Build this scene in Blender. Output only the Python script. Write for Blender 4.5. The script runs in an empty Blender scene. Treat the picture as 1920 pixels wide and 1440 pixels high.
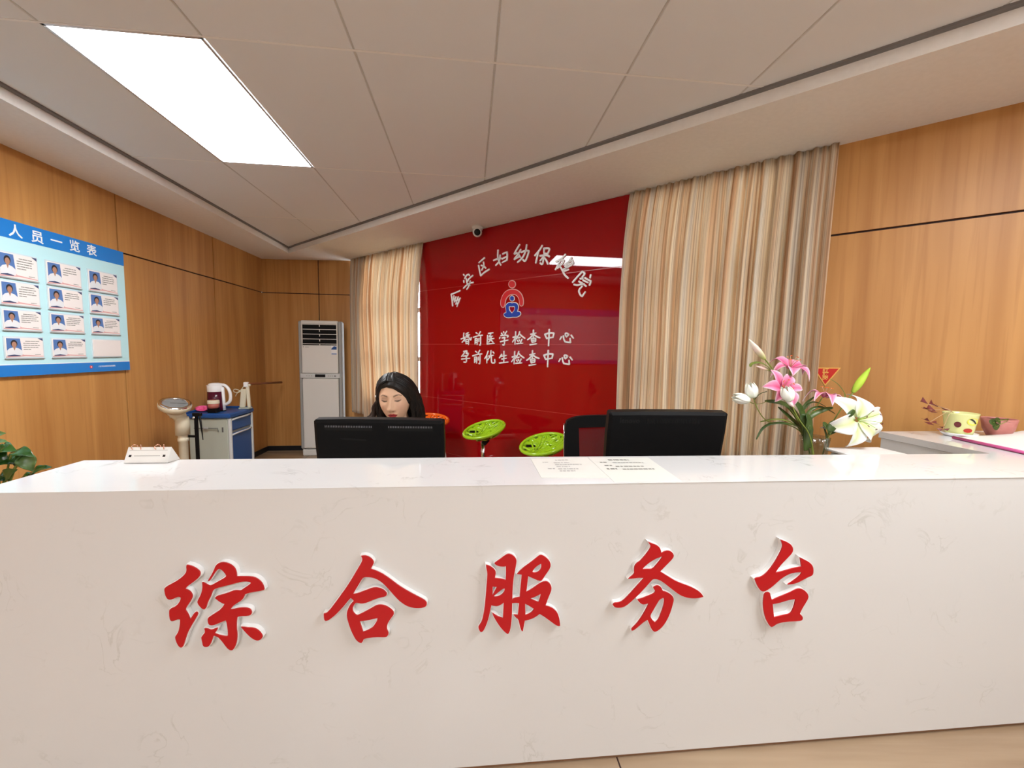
import bpy, math, random
from mathutils import Vector, Matrix, noise
from mathutils.geometry import tessellate_polygon
PI = math.pi
R = math.radians
sc = bpy.context.scene
COL = sc.collection

# ------------------------------------------------------------------ camera, world, exposure
EYE = Vector((0, 0, 1.45))
FPX = 761.69                                   # focal length in pixels of a 1920x1440 frame
PITCH, ROLL = R(4.60285), R(0.88630)
fw = Vector((0, math.cos(PITCH), -math.sin(PITCH)))
rt0 = Vector((1, 0, 0)); up0 = rt0.cross(fw)
rt = math.cos(ROLL) * rt0 + math.sin(ROLL) * up0
up = -math.sin(ROLL) * rt0 + math.cos(ROLL) * up0
cam_d = bpy.data.cameras.new('camera'); cam = bpy.data.objects.new('camera', cam_d); COL.objects.link(cam)
cam_d.sensor_fit = 'HORIZONTAL'; cam_d.sensor_width = 36.0; cam_d.lens = FPX / 1920 * 36.0
cam_d.clip_start = 0.02
cam.matrix_world = Matrix(((rt.x, up.x, -fw.x, EYE.x), (rt.y, up.y, -fw.y, EYE.y), (rt.z, up.z, -fw.z, EYE.z), (0, 0, 0, 1)))
sc.camera = cam
vs = sc.view_settings
vs.view_transform = 'Standard'; vs.look = 'None'; vs.gamma = 1.0; vs.exposure = 0.40; vs.use_curve_mapping = False
sc.cycles.max_bounces = 10; sc.cycles.transparent_max_bounces = 12
SKY_STRENGTH = 9.0
LED_STRENGTH = 24.0
wd = bpy.data.worlds.new('sky'); sc.world = wd; wd.use_nodes = True
bgn = wd.node_tree.nodes['Background']
bgn.inputs[0].default_value = (0.90, 0.95, 1.0, 1); bgn.inputs[1].default_value = SKY_STRENGTH

def ray(x, y): return (x - 960) / FPX * rt - (y - 720) / FPX * up + fw
def at(x, y, Y):
    d = ray(x, y); return EYE + d * (Y / d.y)
def at_z(x, y, z):
    d = ray(x, y); return EYE + d * ((z - EYE.z) / d.z)
def on_plane(x, y, p, n):
    d = ray(x, y); return EYE + d * ((p - EYE).dot(n) / d.dot(n))

# ------------------------------------------------------------------ axes of the room
def dirv(deg): return Vector((math.sin(R(deg)), math.cos(R(deg)), 0))
UL = dirv(-6.005); UB = dirv(83.995); UR = dirv(-51.491); UC = dirv(84.626)
ER = -UR                                        # along the red wall, left to right
NR = Vector((-ER.y * -1, -ER.x, 0)); NR = Vector((ER.y, -ER.x, 0))   # into the room
if NR.dot(EYE - Vector((0.8, 3.2, 1.45))) < 0: NR = -NR
NL = UB.copy()                                  # out of the left wall into the room
NB = -UL                                        # out of the back wall into the room
NC = Vector((UC.y, -UC.x, 0))                   # out of the counter front
K = Vector((-3.43, 5.64, 0))                    # corner left / back
C2 = Vector((-2.207, 5.652, 0))                 # corner back / red wall
ZS, ZC = 2.651, 2.72                            # soffit, tiled ceiling
Z = Vector((0, 0, 1))
def WL(s, z, d=0): return K + UL * s + NL * d + Z * z
def WB(s, z, d=0): return K + UB * s + NB * d + Z * z
def WR(s, z, d=0): return C2 + ER * s + NR * d + Z * z

# ------------------------------------------------------------------ materials
def new_mat(name):
    m = bpy.data.materials.new(name); m.use_nodes = True
    return m, m.node_tree.nodes, m.node_tree.links, m.node_tree.nodes['Principled BSDF']
def mat(name, col, rough=0.5, metal=0.0, spec=0.5, coat=0.0, trans=0.0, emit=None, es=0.0, alpha=1.0, ior=1.45):
    m, n, l, b = new_mat(name)
    b.inputs['Base Color'].default_value = (*col, 1); b.inputs['Roughness'].default_value = rough
    b.inputs['Metallic'].default_value = metal; b.inputs['Specular IOR Level'].default_value = spec
    b.inputs['Coat Weight'].default_value = coat; b.inputs['Transmission Weight'].default_value = trans
    b.inputs['IOR'].default_value = ior; b.inputs['Alpha'].default_value = alpha
    if emit: b.inputs['Emission Color'].default_value = (*emit, 1); b.inputs['Emission Strength'].default_value = es
    return m
def node(n, t, **k):
    x = n.new(t)
    for a, v in k.items(): setattr(x, a, v)
    return x
def noise_mix(name, c1, c2, scale=(5, 5, 5), detail=4, rough=0.5, lo=0.35, hi=0.65, coord='Object', bump=0.0, bscale=60, coat=0.0, dist=0.0, spec=0.5):
    m, n, l, b = new_mat(name)
    tc = node(n, 'ShaderNodeTexCoord'); mp = node(n, 'ShaderNodeMapping'); mp.inputs['Scale'].default_value = scale
    nz = node(n, 'ShaderNodeTexNoise'); nz.inputs['Scale'].default_value = 1; nz.inputs['Detail'].default_value = detail
    nz.inputs['Distortion'].default_value = dist
    cr = node(n, 'ShaderNodeValToRGB'); e = cr.color_ramp.elements
    e[0].position = lo; e[0].color = (*c1, 1); e[1].position = hi; e[1].color = (*c2, 1)
    l.new(tc.outputs[coord], mp.inputs[0]); l.new(mp.outputs[0], nz.inputs['Vector']); l.new(nz.outputs['Fac'], cr.inputs[0])
    l.new(cr.outputs[0], b.inputs['Base Color']); b.inputs['Roughness'].default_value = rough; b.inputs['Coat Weight'].default_value = coat
    b.inputs['Specular IOR Level'].default_value = spec
    if bump:
        n2 = node(n, 'ShaderNodeTexNoise'); n2.inputs['Scale'].default_value = bscale; n2.inputs['Detail'].default_value = 3
        bp = node(n, 'ShaderNodeBump'); bp.inputs['Strength'].default_value = bump; bp.inputs['Distance'].default_value = 0.002
        l.new(tc.outputs[coord], n2.inputs['Vector']); l.new(n2.outputs['Fac'], bp.inputs['Height']); l.new(bp.outputs[0], b.inputs['Normal'])
    return m
def attr_mat(name, rough=0.5, spec=0.4, sss=0.0, trans=0.0, coat=0.0):
    m, n, l, b = new_mat(name)
    a = node(n, 'ShaderNodeAttribute', attribute_name='Col')
    l.new(a.outputs['Color'], b.inputs['Base Color']); b.inputs['Roughness'].default_value = rough
    b.inputs['Specular IOR Level'].default_value = spec; b.inputs['Subsurface Weight'].default_value = sss
    b.inputs['Subsurface Radius'].default_value = (0.01, 0.004, 0.002); b.inputs['Coat Weight'].default_value = coat
    return m
def wood_mat(name, c1, c2, c3):
    m, n, l, b = new_mat(name)
    tc = node(n, 'ShaderNodeTexCoord')
    def nz(scale, detail, dist=0.0):
        mp = node(n, 'ShaderNodeMapping'); mp.inputs['Scale'].default_value = scale
        t = node(n, 'ShaderNodeTexNoise'); t.inputs['Scale'].default_value = 1; t.inputs['Detail'].default_value = detail; t.inputs['Distortion'].default_value = dist
        l.new(tc.outputs['Object'], mp.inputs[0]); l.new(mp.outputs[0], t.inputs['Vector']); return t
    big = nz((7, 7, 0.45), 3, 0.6); fine = nz((46, 46, 1.3), 4, 0.3)
    r1 = node(n, 'ShaderNodeValToRGB'); e = r1.color_ramp.elements
    e[0].position = 0.36; e[0].color = (*c1, 1); e[1].position = 0.66; e[1].color = (*c2, 1)
    r2 = node(n, 'ShaderNodeValToRGB'); e = r2.color_ramp.elements
    e[0].position = 0.36; e[0].color = (1, 1, 1, 1); e[1].position = 0.50; e[1].color = (0, 0, 0, 1)
    mx = node(n, 'ShaderNodeMix', data_type='RGBA'); mx.inputs[7].default_value = (*c3, 1)
    sc_ = node(n, 'ShaderNodeMath', operation='MULTIPLY'); sc_.inputs[1].default_value = 0.30
    l.new(big.outputs['Fac'], r1.inputs[0]); l.new(fine.outputs['Fac'], r2.inputs[0]); l.new(r2.outputs[0], sc_.inputs[0])
    l.new(sc_.outputs[0], mx.inputs[0]); l.new(r1.outputs[0], mx.inputs[6]); l.new(mx.outputs[2], b.inputs['Base Color'])
    b.inputs['Roughness'].default_value = 0.42; b.inputs['Specular IOR Level'].default_value = 0.35
    return m
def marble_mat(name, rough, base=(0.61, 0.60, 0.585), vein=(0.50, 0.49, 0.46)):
    m, n, l, b = new_mat(name)
    tc = node(n, 'ShaderNodeTexCoord')
    nz = node(n, 'ShaderNodeTexNoise'); nz.inputs['Scale'].default_value = 8.5; nz.inputs['Detail'].default_value = 5; nz.inputs['Distortion'].default_value = 1.5
    nz.inputs['Roughness'].default_value = 0.5
    sub = node(n, 'ShaderNodeMath', operation='SUBTRACT'); sub.inputs[1].default_value = 0.5
    ab = node(n, 'ShaderNodeMath', operation='ABSOLUTE')
    cr = node(n, 'ShaderNodeValToRGB'); e = cr.color_ramp.elements
    e[0].position = 0.0; e[0].color = (1, 1, 1, 1); e[1].position = 0.022; e[1].color = (0, 0, 0, 1)
    gate = node(n, 'ShaderNodeTexNoise'); gate.inputs['Scale'].default_value = 8.0; gate.inputs['Detail'].default_value = 3
    gr = node(n, 'ShaderNodeValToRGB'); e = gr.color_ramp.elements
    e[0].position = 0.53; e[0].color = (0, 0, 0, 1); e[1].position = 0.68; e[1].color = (1, 1, 1, 1)
    mu = node(n, 'ShaderNodeMath', operation='MULTIPLY'); m2 = node(n, 'ShaderNodeMath', operation='MULTIPLY'); m2.inputs[1].default_value = 0.8
    mx = node(n, 'ShaderNodeMix', data_type='RGBA'); mx.inputs[6].default_value = (*base, 1); mx.inputs[7].default_value = (*vein, 1)
    l.new(tc.outputs['Object'], nz.inputs['Vector']); l.new(tc.outputs['Object'], gate.inputs['Vector'])
    l.new(nz.outputs['Fac'], sub.inputs[0]); l.new(sub.outputs[0], ab.inputs[0]); l.new(ab.outputs[0], cr.inputs[0])
    l.new(gate.outputs['Fac'], gr.inputs[0]); l.new(cr.outputs[0], mu.inputs[0]); l.new(gr.outputs[0], mu.inputs[1]); l.new(mu.outputs[0], m2.inputs[0])
    l.new(m2.outputs[0], mx.inputs[0]); l.new(mx.outputs[2], b.inputs['Base Color'])
    b.inputs['Roughness'].default_value = rough; b.inputs['Specular IOR Level'].default_value = 0.5
    return m
def curtain_mat(name, translucency):
    m, n, l, b = new_mat(name)
    uv = node(n, 'ShaderNodeUVMap', uv_map='UV')
    def stripes(sx, detail, seed):
        mp = node(n, 'ShaderNodeMapping'); mp.inputs['Scale'].default_value = (sx, 0.0, 0); mp.inputs['Location'].default_value = (seed, seed, 0)
        t = node(n, 'ShaderNodeTexNoise'); t.inputs['Scale'].default_value = 1; t.inputs['Detail'].default_value = detail
        l.new(uv.outputs[0], mp.inputs[0]); l.new(mp.outputs[0], t.inputs['Vector']); return t
    a = stripes(16, 2, 3.1); f = stripes(150, 2, 7.7)
    cr = node(n, 'ShaderNodeValToRGB'); e = cr.color_ramp.elements
    e[0].position = 0.30; e[0].color = (0.62, 0.36, 0.20, 1); e[1].position = 0.66; e[1].color = (0.86, 0.80, 0.70, 1)
    x = cr.color_ramp.elements.new(0.44); x.color = (0.84, 0.66, 0.46, 1)
    x = cr.color_ramp.elements.new(0.54); x.color = (0.90, 0.80, 0.64, 1)
    r2 = node(n, 'ShaderNodeValToRGB'); e = r2.color_ramp.elements
    e[0].position = 0.34; e[0].color = (0.62, 0.56, 0.52, 1); e[1].position = 0.55; e[1].color = (1, 1, 1, 1)
    mx = node(n, 'ShaderNodeMix', data_type='RGBA', blend_type='MULTIPLY'); mx.inputs[0].default_value = 0.8
    # weave
    wv = node(n, 'ShaderNodeMapping'); wv.inputs['Scale'].default_value = (420, 160, 0)
    wn = node(n, 'ShaderNodeTexNoise'); wn.inputs['Scale'].default_value = 1; wn.inputs['Detail'].default_value = 1
    bp = node(n, 'ShaderNodeBump'); bp.inputs['Strength'].default_value = 0.25; bp.inputs['Distance'].default_value = 0.002
    l.new(uv.outputs[0], wv.inputs[0]); l.new(wv.outputs[0], wn.inputs['Vector']); l.new(wn.outputs['Fac'], bp.inputs['Height'])
    l.new(a.outputs['Fac'], cr.inputs[0]); l.new(f.outputs['Fac'], r2.inputs[0]); l.new(cr.outputs[0], mx.inputs[6]); l.new(r2.outputs[0], mx.inputs[7])
    df = node(n, 'ShaderNodeBsdfDiffuse'); tr = node(n, 'ShaderNodeBsdfTranslucent'); ms = node(n, 'ShaderNodeMixShader'); ms.inputs[0].default_value = translucency
    l.new(mx.outputs[2], df.inputs[0]); l.new(mx.outputs[2], tr.inputs[0]); l.new(bp.outputs[0], df.inputs['Normal'])
    l.new(df.outputs[0], ms.inputs[1]); l.new(tr.outputs[0], ms.inputs[2])
    l.new(ms.outputs[0], n['Material Output'].inputs[0]); n.remove(b)
    return m
def ceiling_mat():
    m, n, l, b = new_mat('perforated ceiling tile')
    tc = node(n, 'ShaderNodeTexCoord'); vo = node(n, 'ShaderNodeTexVoronoi'); vo.inputs['Scale'].default_value = 130
    vo.inputs['Randomness'].default_value = 0.15
    cr = node(n, 'ShaderNodeValToRGB'); e = cr.color_ramp.elements
    e[0].position = 0.10; e[0].color = (0.50, 0.51, 0.52, 1); e[1].position = 0.28; e[1].color = (0.81, 0.825, 0.84, 1)
    l.new(tc.outputs['Object'], vo.inputs['Vector']); l.new(vo.outputs['Distance'], cr.inputs[0]); l.new(cr.outputs[0], b.inputs['Base Color'])
    b.inputs['Roughness'].default_value = 0.7
    return m
def mesh_mat():
    m, n, l, b = new_mat('chair mesh fabric')
    b.inputs['Base Color'].default_value = (0.012, 0.012, 0.013, 1); b.inputs['Roughness'].default_value = 0.8
    tp = node(n, 'ShaderNodeBsdfTransparent'); ms = node(n, 'ShaderNodeMixShader'); ms.inputs[0].default_value = 0.58
    l.new(tp.outputs[0], ms.inputs[1]); l.new(b.outputs[0], ms.inputs[2]); l.new(ms.outputs[0], n['Material Output'].inputs[0])
    return m
def thin_glass():
    m, n, l, b = new_mat('ribbed vase glass'); n.remove(b)
    tp = node(n, 'ShaderNodeBsdfTransparent'); tp.inputs[0].default_value = (0.86, 0.88, 0.84, 1)
    gl = node(n, 'ShaderNodeBsdfGlossy'); gl.inputs['Roughness'].default_value = 0.04
    lw = node(n, 'ShaderNodeLayerWeight'); lw.inputs[0].default_value = 0.5; pw = node(n, 'ShaderNodeMath', operation='POWER'); pw.inputs[1].default_value = 4.0
    fr = node(n, 'ShaderNodeMath', operation='MULTIPLY_ADD'); fr.inputs[1].default_value = 0.55; fr.inputs[2].default_value = 0.08
    l.new(lw.outputs['Facing'], pw.inputs[0]); l.new(pw.outputs[0], fr.inputs[0]); ms = node(n, 'ShaderNodeMixShader')
    l.new(fr.outputs[0], ms.inputs[0]); l.new(tp.outputs[0], ms.inputs[1]); l.new(gl.outputs[0], ms.inputs[2]); l.new(ms.outputs[0], n['Material Output'].inputs[0])
    return m
def floor_mat():
    m, n, l, b = new_mat('wood look floor')
    tc = node(n, 'ShaderNodeTexCoord'); mp = node(n, 'ShaderNodeMapping'); mp.inputs['Scale'].default_value = (1.2, 14, 1); mp.inputs['Rotation'].default_value = (0, 0, R(-6))
    nz = node(n, 'ShaderNodeTexNoise'); nz.inputs['Scale'].default_value = 1; nz.inputs['Detail'].default_value = 5
    cr = node(n, 'ShaderNodeValToRGB'); e = cr.color_ramp.elements
    e[0].position = 0.3; e[0].color = (0.27, 0.18, 0.11, 1); e[1].position = 0.7; e[1].color = (0.40, 0.29, 0.19, 1)
    l.new(tc.outputs['Object'], mp.inputs[0]); l.new(mp.outputs[0], nz.inputs['Vector']); l.new(nz.outputs['Fac'], cr.inputs[0]); l.new(cr.outputs[0], b.inputs['Base Color'])
    b.inputs['Roughness'].default_value = 0.22
    return m

M = {
 'wood': wood_mat('maple wall panel', (0.46, 0.210, 0.060), (0.58, 0.292, 0.092), (0.36, 0.145, 0.040)),
 'seam': mat('dark panel joint', (0.035, 0.012, 0.008), 0.7),
 'tile': ceiling_mat(), 'tbar': mat('ceiling joint', (0.90, 0.89, 0.87), 0.5), 'groove': mat('ceiling groove', (0.60, 0.59, 0.57), 0.7), 'shadeband': mat('painted shade strip', (0.20, 0.185, 0.18), 0.7), 'soffit': noise_mix('painted plaster', (0.84, 0.82, 0.79), (0.87, 0.85, 0.82), (40, 40, 40), rough=0.8, bump=0.1),
 'led': mat('led diffuser', (1, 1, 1), 0.5, emit=(0.965, 0.985, 1.0), es=LED_STRENGTH), 'alu': mat('brushed aluminium', (0.75, 0.75, 0.76), 0.35, 0.9),
 'floor': floor_mat(), 'black_skirt': mat('black skirting', (0.012, 0.012, 0.014), 0.35), 'plaster': mat('plain plaster wall', (0.82, 0.81, 0.79), 0.8),
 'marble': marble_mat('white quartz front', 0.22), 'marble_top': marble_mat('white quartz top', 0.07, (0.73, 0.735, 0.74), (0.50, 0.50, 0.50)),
 'plinth': mat('brown plinth', (0.20, 0.10, 0.05), 0.45),
 'redglass': mat('red back painted glass', (0.31, 0.002, 0.004), 0.02, spec=0.5), 'redglassedge': mat('red glass edge', (0.50, 0.05, 0.045), 0.2),
 'signred': mat('red acrylic face', (0.43, 0.004, 0.008), 0.3), 'signwhite': mat('white acrylic', (0.86, 0.86, 0.86), 0.3),
 'emred': mat('bright red acrylic', (0.62, 0.02, 0.025), 0.3), 'emblue': mat('blue acrylic', (0.01, 0.05, 0.38), 0.3), 'empink': mat('pale pink acrylic edge', (0.85, 0.55, 0.50), 0.3),
 'curtain': curtain_mat('striped curtain cloth', 0.42), 'curtain_thin': curtain_mat('thin striped curtain cloth', 0.52),
 'winframe': mat('white window frame', (0.75, 0.75, 0.75), 0.4), 'glass': mat('clear glass', (1, 1, 1), 0.0, trans=1.0, ior=1.45),
 'white': mat('white plastic', (0.82, 0.82, 0.82), 0.35), 'offwhite': mat('ivory plastic', (0.74, 0.72, 0.68), 0.4), 'grey': mat('grey plastic', (0.36, 0.36, 0.35), 0.45), 'greyd': mat('dark grey plastic', (0.10, 0.10, 0.10), 0.5),
 'black': mat('black plastic', (0.004, 0.004, 0.0045), 0.40, spec=0.25), 'blackm': mat('matt black plastic', (0.0055, 0.0055, 0.006), 0.5, spec=0.12), 'slot': mat('vent slot', (0.002, 0.002, 0.002), 0.9), 'finglint': mat('vent fin painted glint', (0.20, 0.20, 0.22), 0.3),
 'screen': mat('dark screen', (0.01, 0.012, 0.02), 0.1),
 'cream': mat('cream enamel', (0.72, 0.66, 0.50), 0.35), 'chrome': mat('chrome', (0.8, 0.8, 0.8), 0.12, 1.0), 'dial': mat('grey dial', (0.42, 0.45, 0.45), 0.4), 'brownrod': mat('brown rod', (0.20, 0.06, 0.02), 0.5),
 'cartgrey': mat('pale grey green abs', (0.44, 0.47, 0.40), 0.45), 'cartblue': mat('blue abs', (0.012, 0.075, 0.27), 0.35), 'cartlight': mat('light grey trim', (0.60, 0.62, 0.62), 0.4),
 'maroon': mat('maroon plastic', (0.075, 0.004, 0.018), 0.2), 'jarpink': mat('dusty pink glass', (0.45, 0.13, 0.10), 0.3), 'pinkcloth': noise_mix('pink cloth', (0.75, 0.06, 0.22), (0.85, 0.15, 0.35), (60, 60, 60), rough=0.8),
 'paper': mat('white paper', (0.86, 0.86, 0.83), 0.6), 'film': mat('paper under film', (0.84, 0.85, 0.80), 0.25), 'ink': mat('grey ink', (0.25, 0.25, 0.23), 0.6), 'inkd': mat('black ink', (0.03, 0.03, 0.03), 0.6), 'gold': mat('rose gold wire', (0.75, 0.42, 0.30), 0.25, 1.0),
 'lime': mat('lime green gloss plastic', (0.32, 0.55, 0.012), 0.18, coat=0.4), 'orange': mat('orange gloss plastic', (0.80, 0.13, 0.008), 0.2, coat=0.4),
 'mesh': mesh_mat(),
 'board': mat('pale blue board', (0.52, 0.82, 0.88), 0.3), 'boardblue': mat('bright blue board', (0.012, 0.20, 0.62), 0.3), 'boardwhite': mat('board white print', (0.88, 0.90, 0.90), 0.35),
 'acryl': mat('clear acrylic holder', (0.62, 0.74, 0.80), 0.15), 'card': mat('white card', (0.85, 0.80, 0.78), 0.4), 'photoblue': mat('portrait blue', (0.09, 0.19, 0.45), 0.4), 'skinp': mat('portrait skin', (0.42, 0.22, 0.15), 0.5), 'hairp': mat('portrait hair', (0.02, 0.018, 0.025), 0.5), 'coatp': mat('portrait coat', (0.75, 0.77, 0.80), 0.5), 'cardline': mat('card rule', (0.05, 0.07, 0.16), 0.5), 'cardpink': mat('card pink wave', (0.72, 0.38, 0.38), 0.5),
 'stem': noise_mix('green stem', (0.16, 0.22, 0.03), (0.24, 0.28, 0.05), (30, 30, 30), rough=0.5), 'leafdk': noise_mix('dark leaf', (0.030, 0.065, 0.012), (0.075, 0.115, 0.022), (14, 14, 14), rough=0.4), 'leafy': noise_mix('yellow green leaf', (0.14, 0.20, 0.03), (0.22, 0.26, 0.05), (20, 20, 20), rough=0.45), 'budgreen': noise_mix('lime bud', (0.30, 0.48, 0.03), (0.40, 0.58, 0.06), (25, 25, 25), rough=0.5),
 'plantleaf': noise_mix('glossy pot plant leaf', (0.012, 0.045, 0.008), (0.035, 0.10, 0.018), (9, 9, 9), rough=0.22), 'plantleafl': noise_mix('light pot plant leaf', (0.06, 0.13, 0.03), (0.11, 0.19, 0.05), (9, 9, 9), rough=0.3),
 'petal': attr_mat('silk petal', 0.6, 0.3), 'vglass': thin_glass(),
 'oxalis': noise_mix('purple oxalis leaf', (0.10, 0.012, 0.015), (0.17, 0.03, 0.03), (30, 30, 30), rough=0.5), 'oxstem': mat('pale pink stem', (0.55, 0.36, 0.20), 0.5), 'soil': noise_mix('potting soil', (0.03, 0.02, 0.012), (0.07, 0.045, 0.03), (60, 60, 60), rough=0.9),
 'potyellow': mat('pale yellow glaze', (0.70, 0.72, 0.32), 0.2), 'potyspot': mat('yellow paint', (0.80, 0.72, 0.08), 0.3), 'potred': mat('red painted beetle', (0.45, 0.03, 0.02), 0.3), 'potpink': noise_mix('dusty pink clay', (0.46, 0.16, 0.14), (0.55, 0.22, 0.19), (25, 25, 25), rough=0.5),
 'folder': mat('magenta folder', (0.52, 0.08, 0.24), 0.35), 'flagred': mat('red pennant', (0.62, 0.02, 0.012), 0.5), 'flaggold': mat('gold pennant print', (0.85, 0.50, 0.12), 0.5),
 'skin': attr_mat('skin', 0.5, 0.35, 0.06), 'hair': noise_mix('black hair', (0.003, 0.0025, 0.0025), (0.010, 0.007, 0.006), (90, 90, 8), rough=0.45, spec=0.35), 'hairbrown': noise_mix('brown hair ends', (0.02, 0.009, 0.005), (0.05, 0.022, 0.012), (60, 60, 10), rough=0.4),
 'coat': mat('white coat cloth', (0.80, 0.81, 0.83), 0.8), 'trouser': mat('dark trousers', (0.02, 0.02, 0.03), 0.8),
 'deskwood': mat('light desk laminate', (0.55, 0.42, 0.30), 0.4),
}

# ------------------------------------------------------------------ mesh helpers
class MB:
    def __init__(s): s.v = []; s.f = []; s.m = []; s.c = {}; s.mats = []; s.smooth = []; s.uv = None
    def mi(s, m):
        m = M[m] if isinstance(m, str) else m
        if m not in s.mats: s.mats.append(m)
        return s.mats.index(m)
    def add(s, vs_, fs, m, smooth=False, cols=None):
        o = len(s.v); i = s.mi(m)
        s.v += [Vector(p) for p in vs_]
        for f in fs: s.f.append([a + o for a in f]); s.m.append(i); s.smooth.append(smooth)
        if cols:
            for k, c in enumerate(cols): s.c[o + k] = c
        return s
    def box(s, c, sx, sy, sz, m, ax=None, ay=None, az=None, bev=0.0):
        ax = (ax or Vector((1, 0, 0))) * (sx / 2); ay = (ay or Vector((0, 1, 0))) * (sy / 2); az = (az or Z) * (sz / 2)
        c = Vector(c)
        if bev <= 0:
            vs_ = [c + i * ax + j * ay + k * az for i in (-1, 1) for j in (-1, 1) for k in (-1, 1)]
            return s.add(vs_, [(0, 1, 3, 2), (4, 6, 7, 5), (0, 4, 5, 1), (2, 3, 7, 6), (0, 2, 6, 4), (1, 5, 7, 3)], m)
        vs_ = []; idx = {}
        bx, by, bz = (min(bev / max(1e-6, q), 0.49) * 1.0 for q in (sx / 2, sy / 2, sz / 2))
        for i in (-1, 1):
            for j in (-1, 1):
                for k in (-1, 1):
                    for a in range(3):
                        f = [i * (1 - bx), j * (1 - by), k * (1 - bz)]; f[a] = (i, j, k)[a]
                        idx[(i, j, k, a)] = len(vs_); vs_.append(c + f[0] * ax + f[1] * ay + f[2] * az)
        fs = []
        for a in range(3):
            b, d = (a + 1) % 3, (a + 2) % 3
            for t in (-1, 1):
                q = []
                for u, w in ((-1, -1), (1, -1), (1, 1), (-1, 1)):
                    e = [0, 0, 0]; e[a] = t; e[b] = u; e[d] = w; q.append(idx[(*e, a)])
                fs.append(q if t > 0 else q[::-1])
            for u in (-1, 1):
                for w in (-1, 1):
                    e0 = [0, 0, 0]; e1 = [0, 0, 0]; e0[a] = -1; e1[a] = 1
                    for e in (e0, e1): e[b] = u; e[d] = w
                    q = [idx[(*e0, b)], idx[(*e1, b)], idx[(*e1, d)], idx[(*e0, d)]]
                    fs.append(q if u * w > 0 else q[::-1])
        for i in (-1, 1):
            for j in (-1, 1):
                for k in (-1, 1):
                    q = [idx[(i, j, k, a)] for a in range(3)]; fs.append(q if i * j * k > 0 else q[::-1])
        return s.add(vs_, fs, m)
    def prism(s, loops, m, place, d0, d1, mside=None, mback=True):
        """loops: outer then holes, 2D lists; place(x, y, d) -> point"""
        flat = [p for L in loops for p in L]
        tris = tessellate_polygon([[Vector((p[0], p[1], 0)) for p in L] for L in loops])
        n = len(flat)
        top = [place(p[0], p[1], d1) for p in flat]; bot = [place(p[0], p[1], d0) for p in flat]
        s.add(top, [tuple(t) for t in tris], m)
        if mback: s.add(bot, [tuple(reversed(t)) for t in tris], mside or m)
        o = 0
        for L in loops:
            k = len(L); vs_ = [top[o + i] for i in range(k)] + [bot[o + i] for i in range(k)]
            s.add(vs_, [(i, (i + 1) % k, k + (i + 1) % k, k + i) for i in range(k)], mside or m); o += k
        return s
    def tube(s, pts, r, m, n=10, cap=True, flat=1.0, cols=None):
        pts = [Vector(p) for p in pts]; k = len(pts)
        if not hasattr(r, '__len__'): r = [r] * k
        vs_ = []; t0 = (pts[1] - pts[0]).normalized()
        a = t0.orthogonal().normalized()
        for i in range(k):
            t = (pts[min(i + 1, k - 1)] - pts[max(i - 1, 0)]).normalized()
            a = (a - t * a.dot(t))
            a = a.normalized() if a.length > 1e-6 else t.orthogonal().normalized()
            b = t.cross(a)
            for j in range(n):
                q = 2 * PI * j / n; vs_.append(pts[i] + r[i] * (math.cos(q) * a + flat * math.sin(q) * b))
        fs = [(i * n + j, i * n + (j + 1) % n, (i + 1) * n + (j + 1) % n, (i + 1) * n + j) for i in range(k - 1) for j in range(n)]
        if cap: fs += [tuple(range(n - 1, -1, -1)), tuple((k - 1) * n + j for j in range(n))]
        return s.add(vs_, fs, m, True)
    def lathe(s, prof, m, o, axis=Z, n=28, cap0=False, cap1=False, xa=None, wob=None):
        axis = Vector(axis).normalized(); a = (xa or axis.orthogonal()).normalized(); b = axis.cross(a); o = Vector(o)
        vs_ = []
        for i, (r, h) in enumerate(prof):
            for j in range(n):
                q = 2 * PI * j / n; rr = r * (wob(q, i) if wob else 1)
                vs_.append(o + axis * h + rr * (math.cos(q) * a + math.sin(q) * b))
        k = len(prof)
        fs = [(i * n + j, i * n + (j + 1) % n, (i + 1) * n + (j + 1) % n, (i + 1) * n + j) for i in range(k - 1) for j in range(n)]
        if cap0: fs.append(tuple(range(n - 1, -1, -1)))
        if cap1: fs.append(tuple((k - 1) * n + j for j in range(n)))
        return s.add(vs_, fs, m, True)
    def grid(s, fn, nu, nv, m, smooth=True, colfn=None, uvfn=None):
        o = len(s.v)
        vs_ = [fn(i / nu, j / nv) for i in range(nu + 1) for j in range(nv + 1)]
        cols = [colfn(i / nu, j / nv) for i in range(nu + 1) for j in range(nv + 1)] if colfn else None
        w = nv + 1
        s.add(vs_, [(i * w + j, (i + 1) * w + j, (i + 1) * w + j + 1, i * w + j + 1) for i in range(nu) for j in range(nv)], m, smooth, cols)
        if uvfn:
            s.uv = s.uv or {}
            for i in range(nu + 1):
                for j in range(nv + 1): s.uv[o + i * w + j] = uvfn(i / nu, j / nv)
        return s
    def build(s, name, parent=None, world=True, sharp=35):
        me = bpy.data.meshes.new(name); off = Vector((0, 0, 0))
        root = parent
        while root is not None and root.parent is not None: root = root.parent
        if root is not None: off = root.location.copy(); rz = root.rotation_euler.z
        pts = s.v
        if parent is not None and world:
            rm = Matrix.Rotation(-rz, 3, 'Z'); pts = [rm @ (p - off) for p in s.v]
        me.from_pydata([tuple(p) for p in pts], [], s.f)
        for m in s.mats: me.materials.append(m)
        for i, p in enumerate(me.polygons): p.material_index = s.m[i]; p.use_smooth = s.smooth[i]
        if s.c:
            ca = me.color_attributes.new('Col', 'FLOAT_COLOR', 'POINT')
            for i in range(len(s.v)): ca.data[i].color = (*s.c.get(i, (0.8, 0.8, 0.8)), 1)
        if s.uv:
            u = me.uv_layers.new(name='UV')
            for lp in me.loops: u.data[lp.index].uv = s.uv.get(lp.vertex_index, (0, 0))
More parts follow.
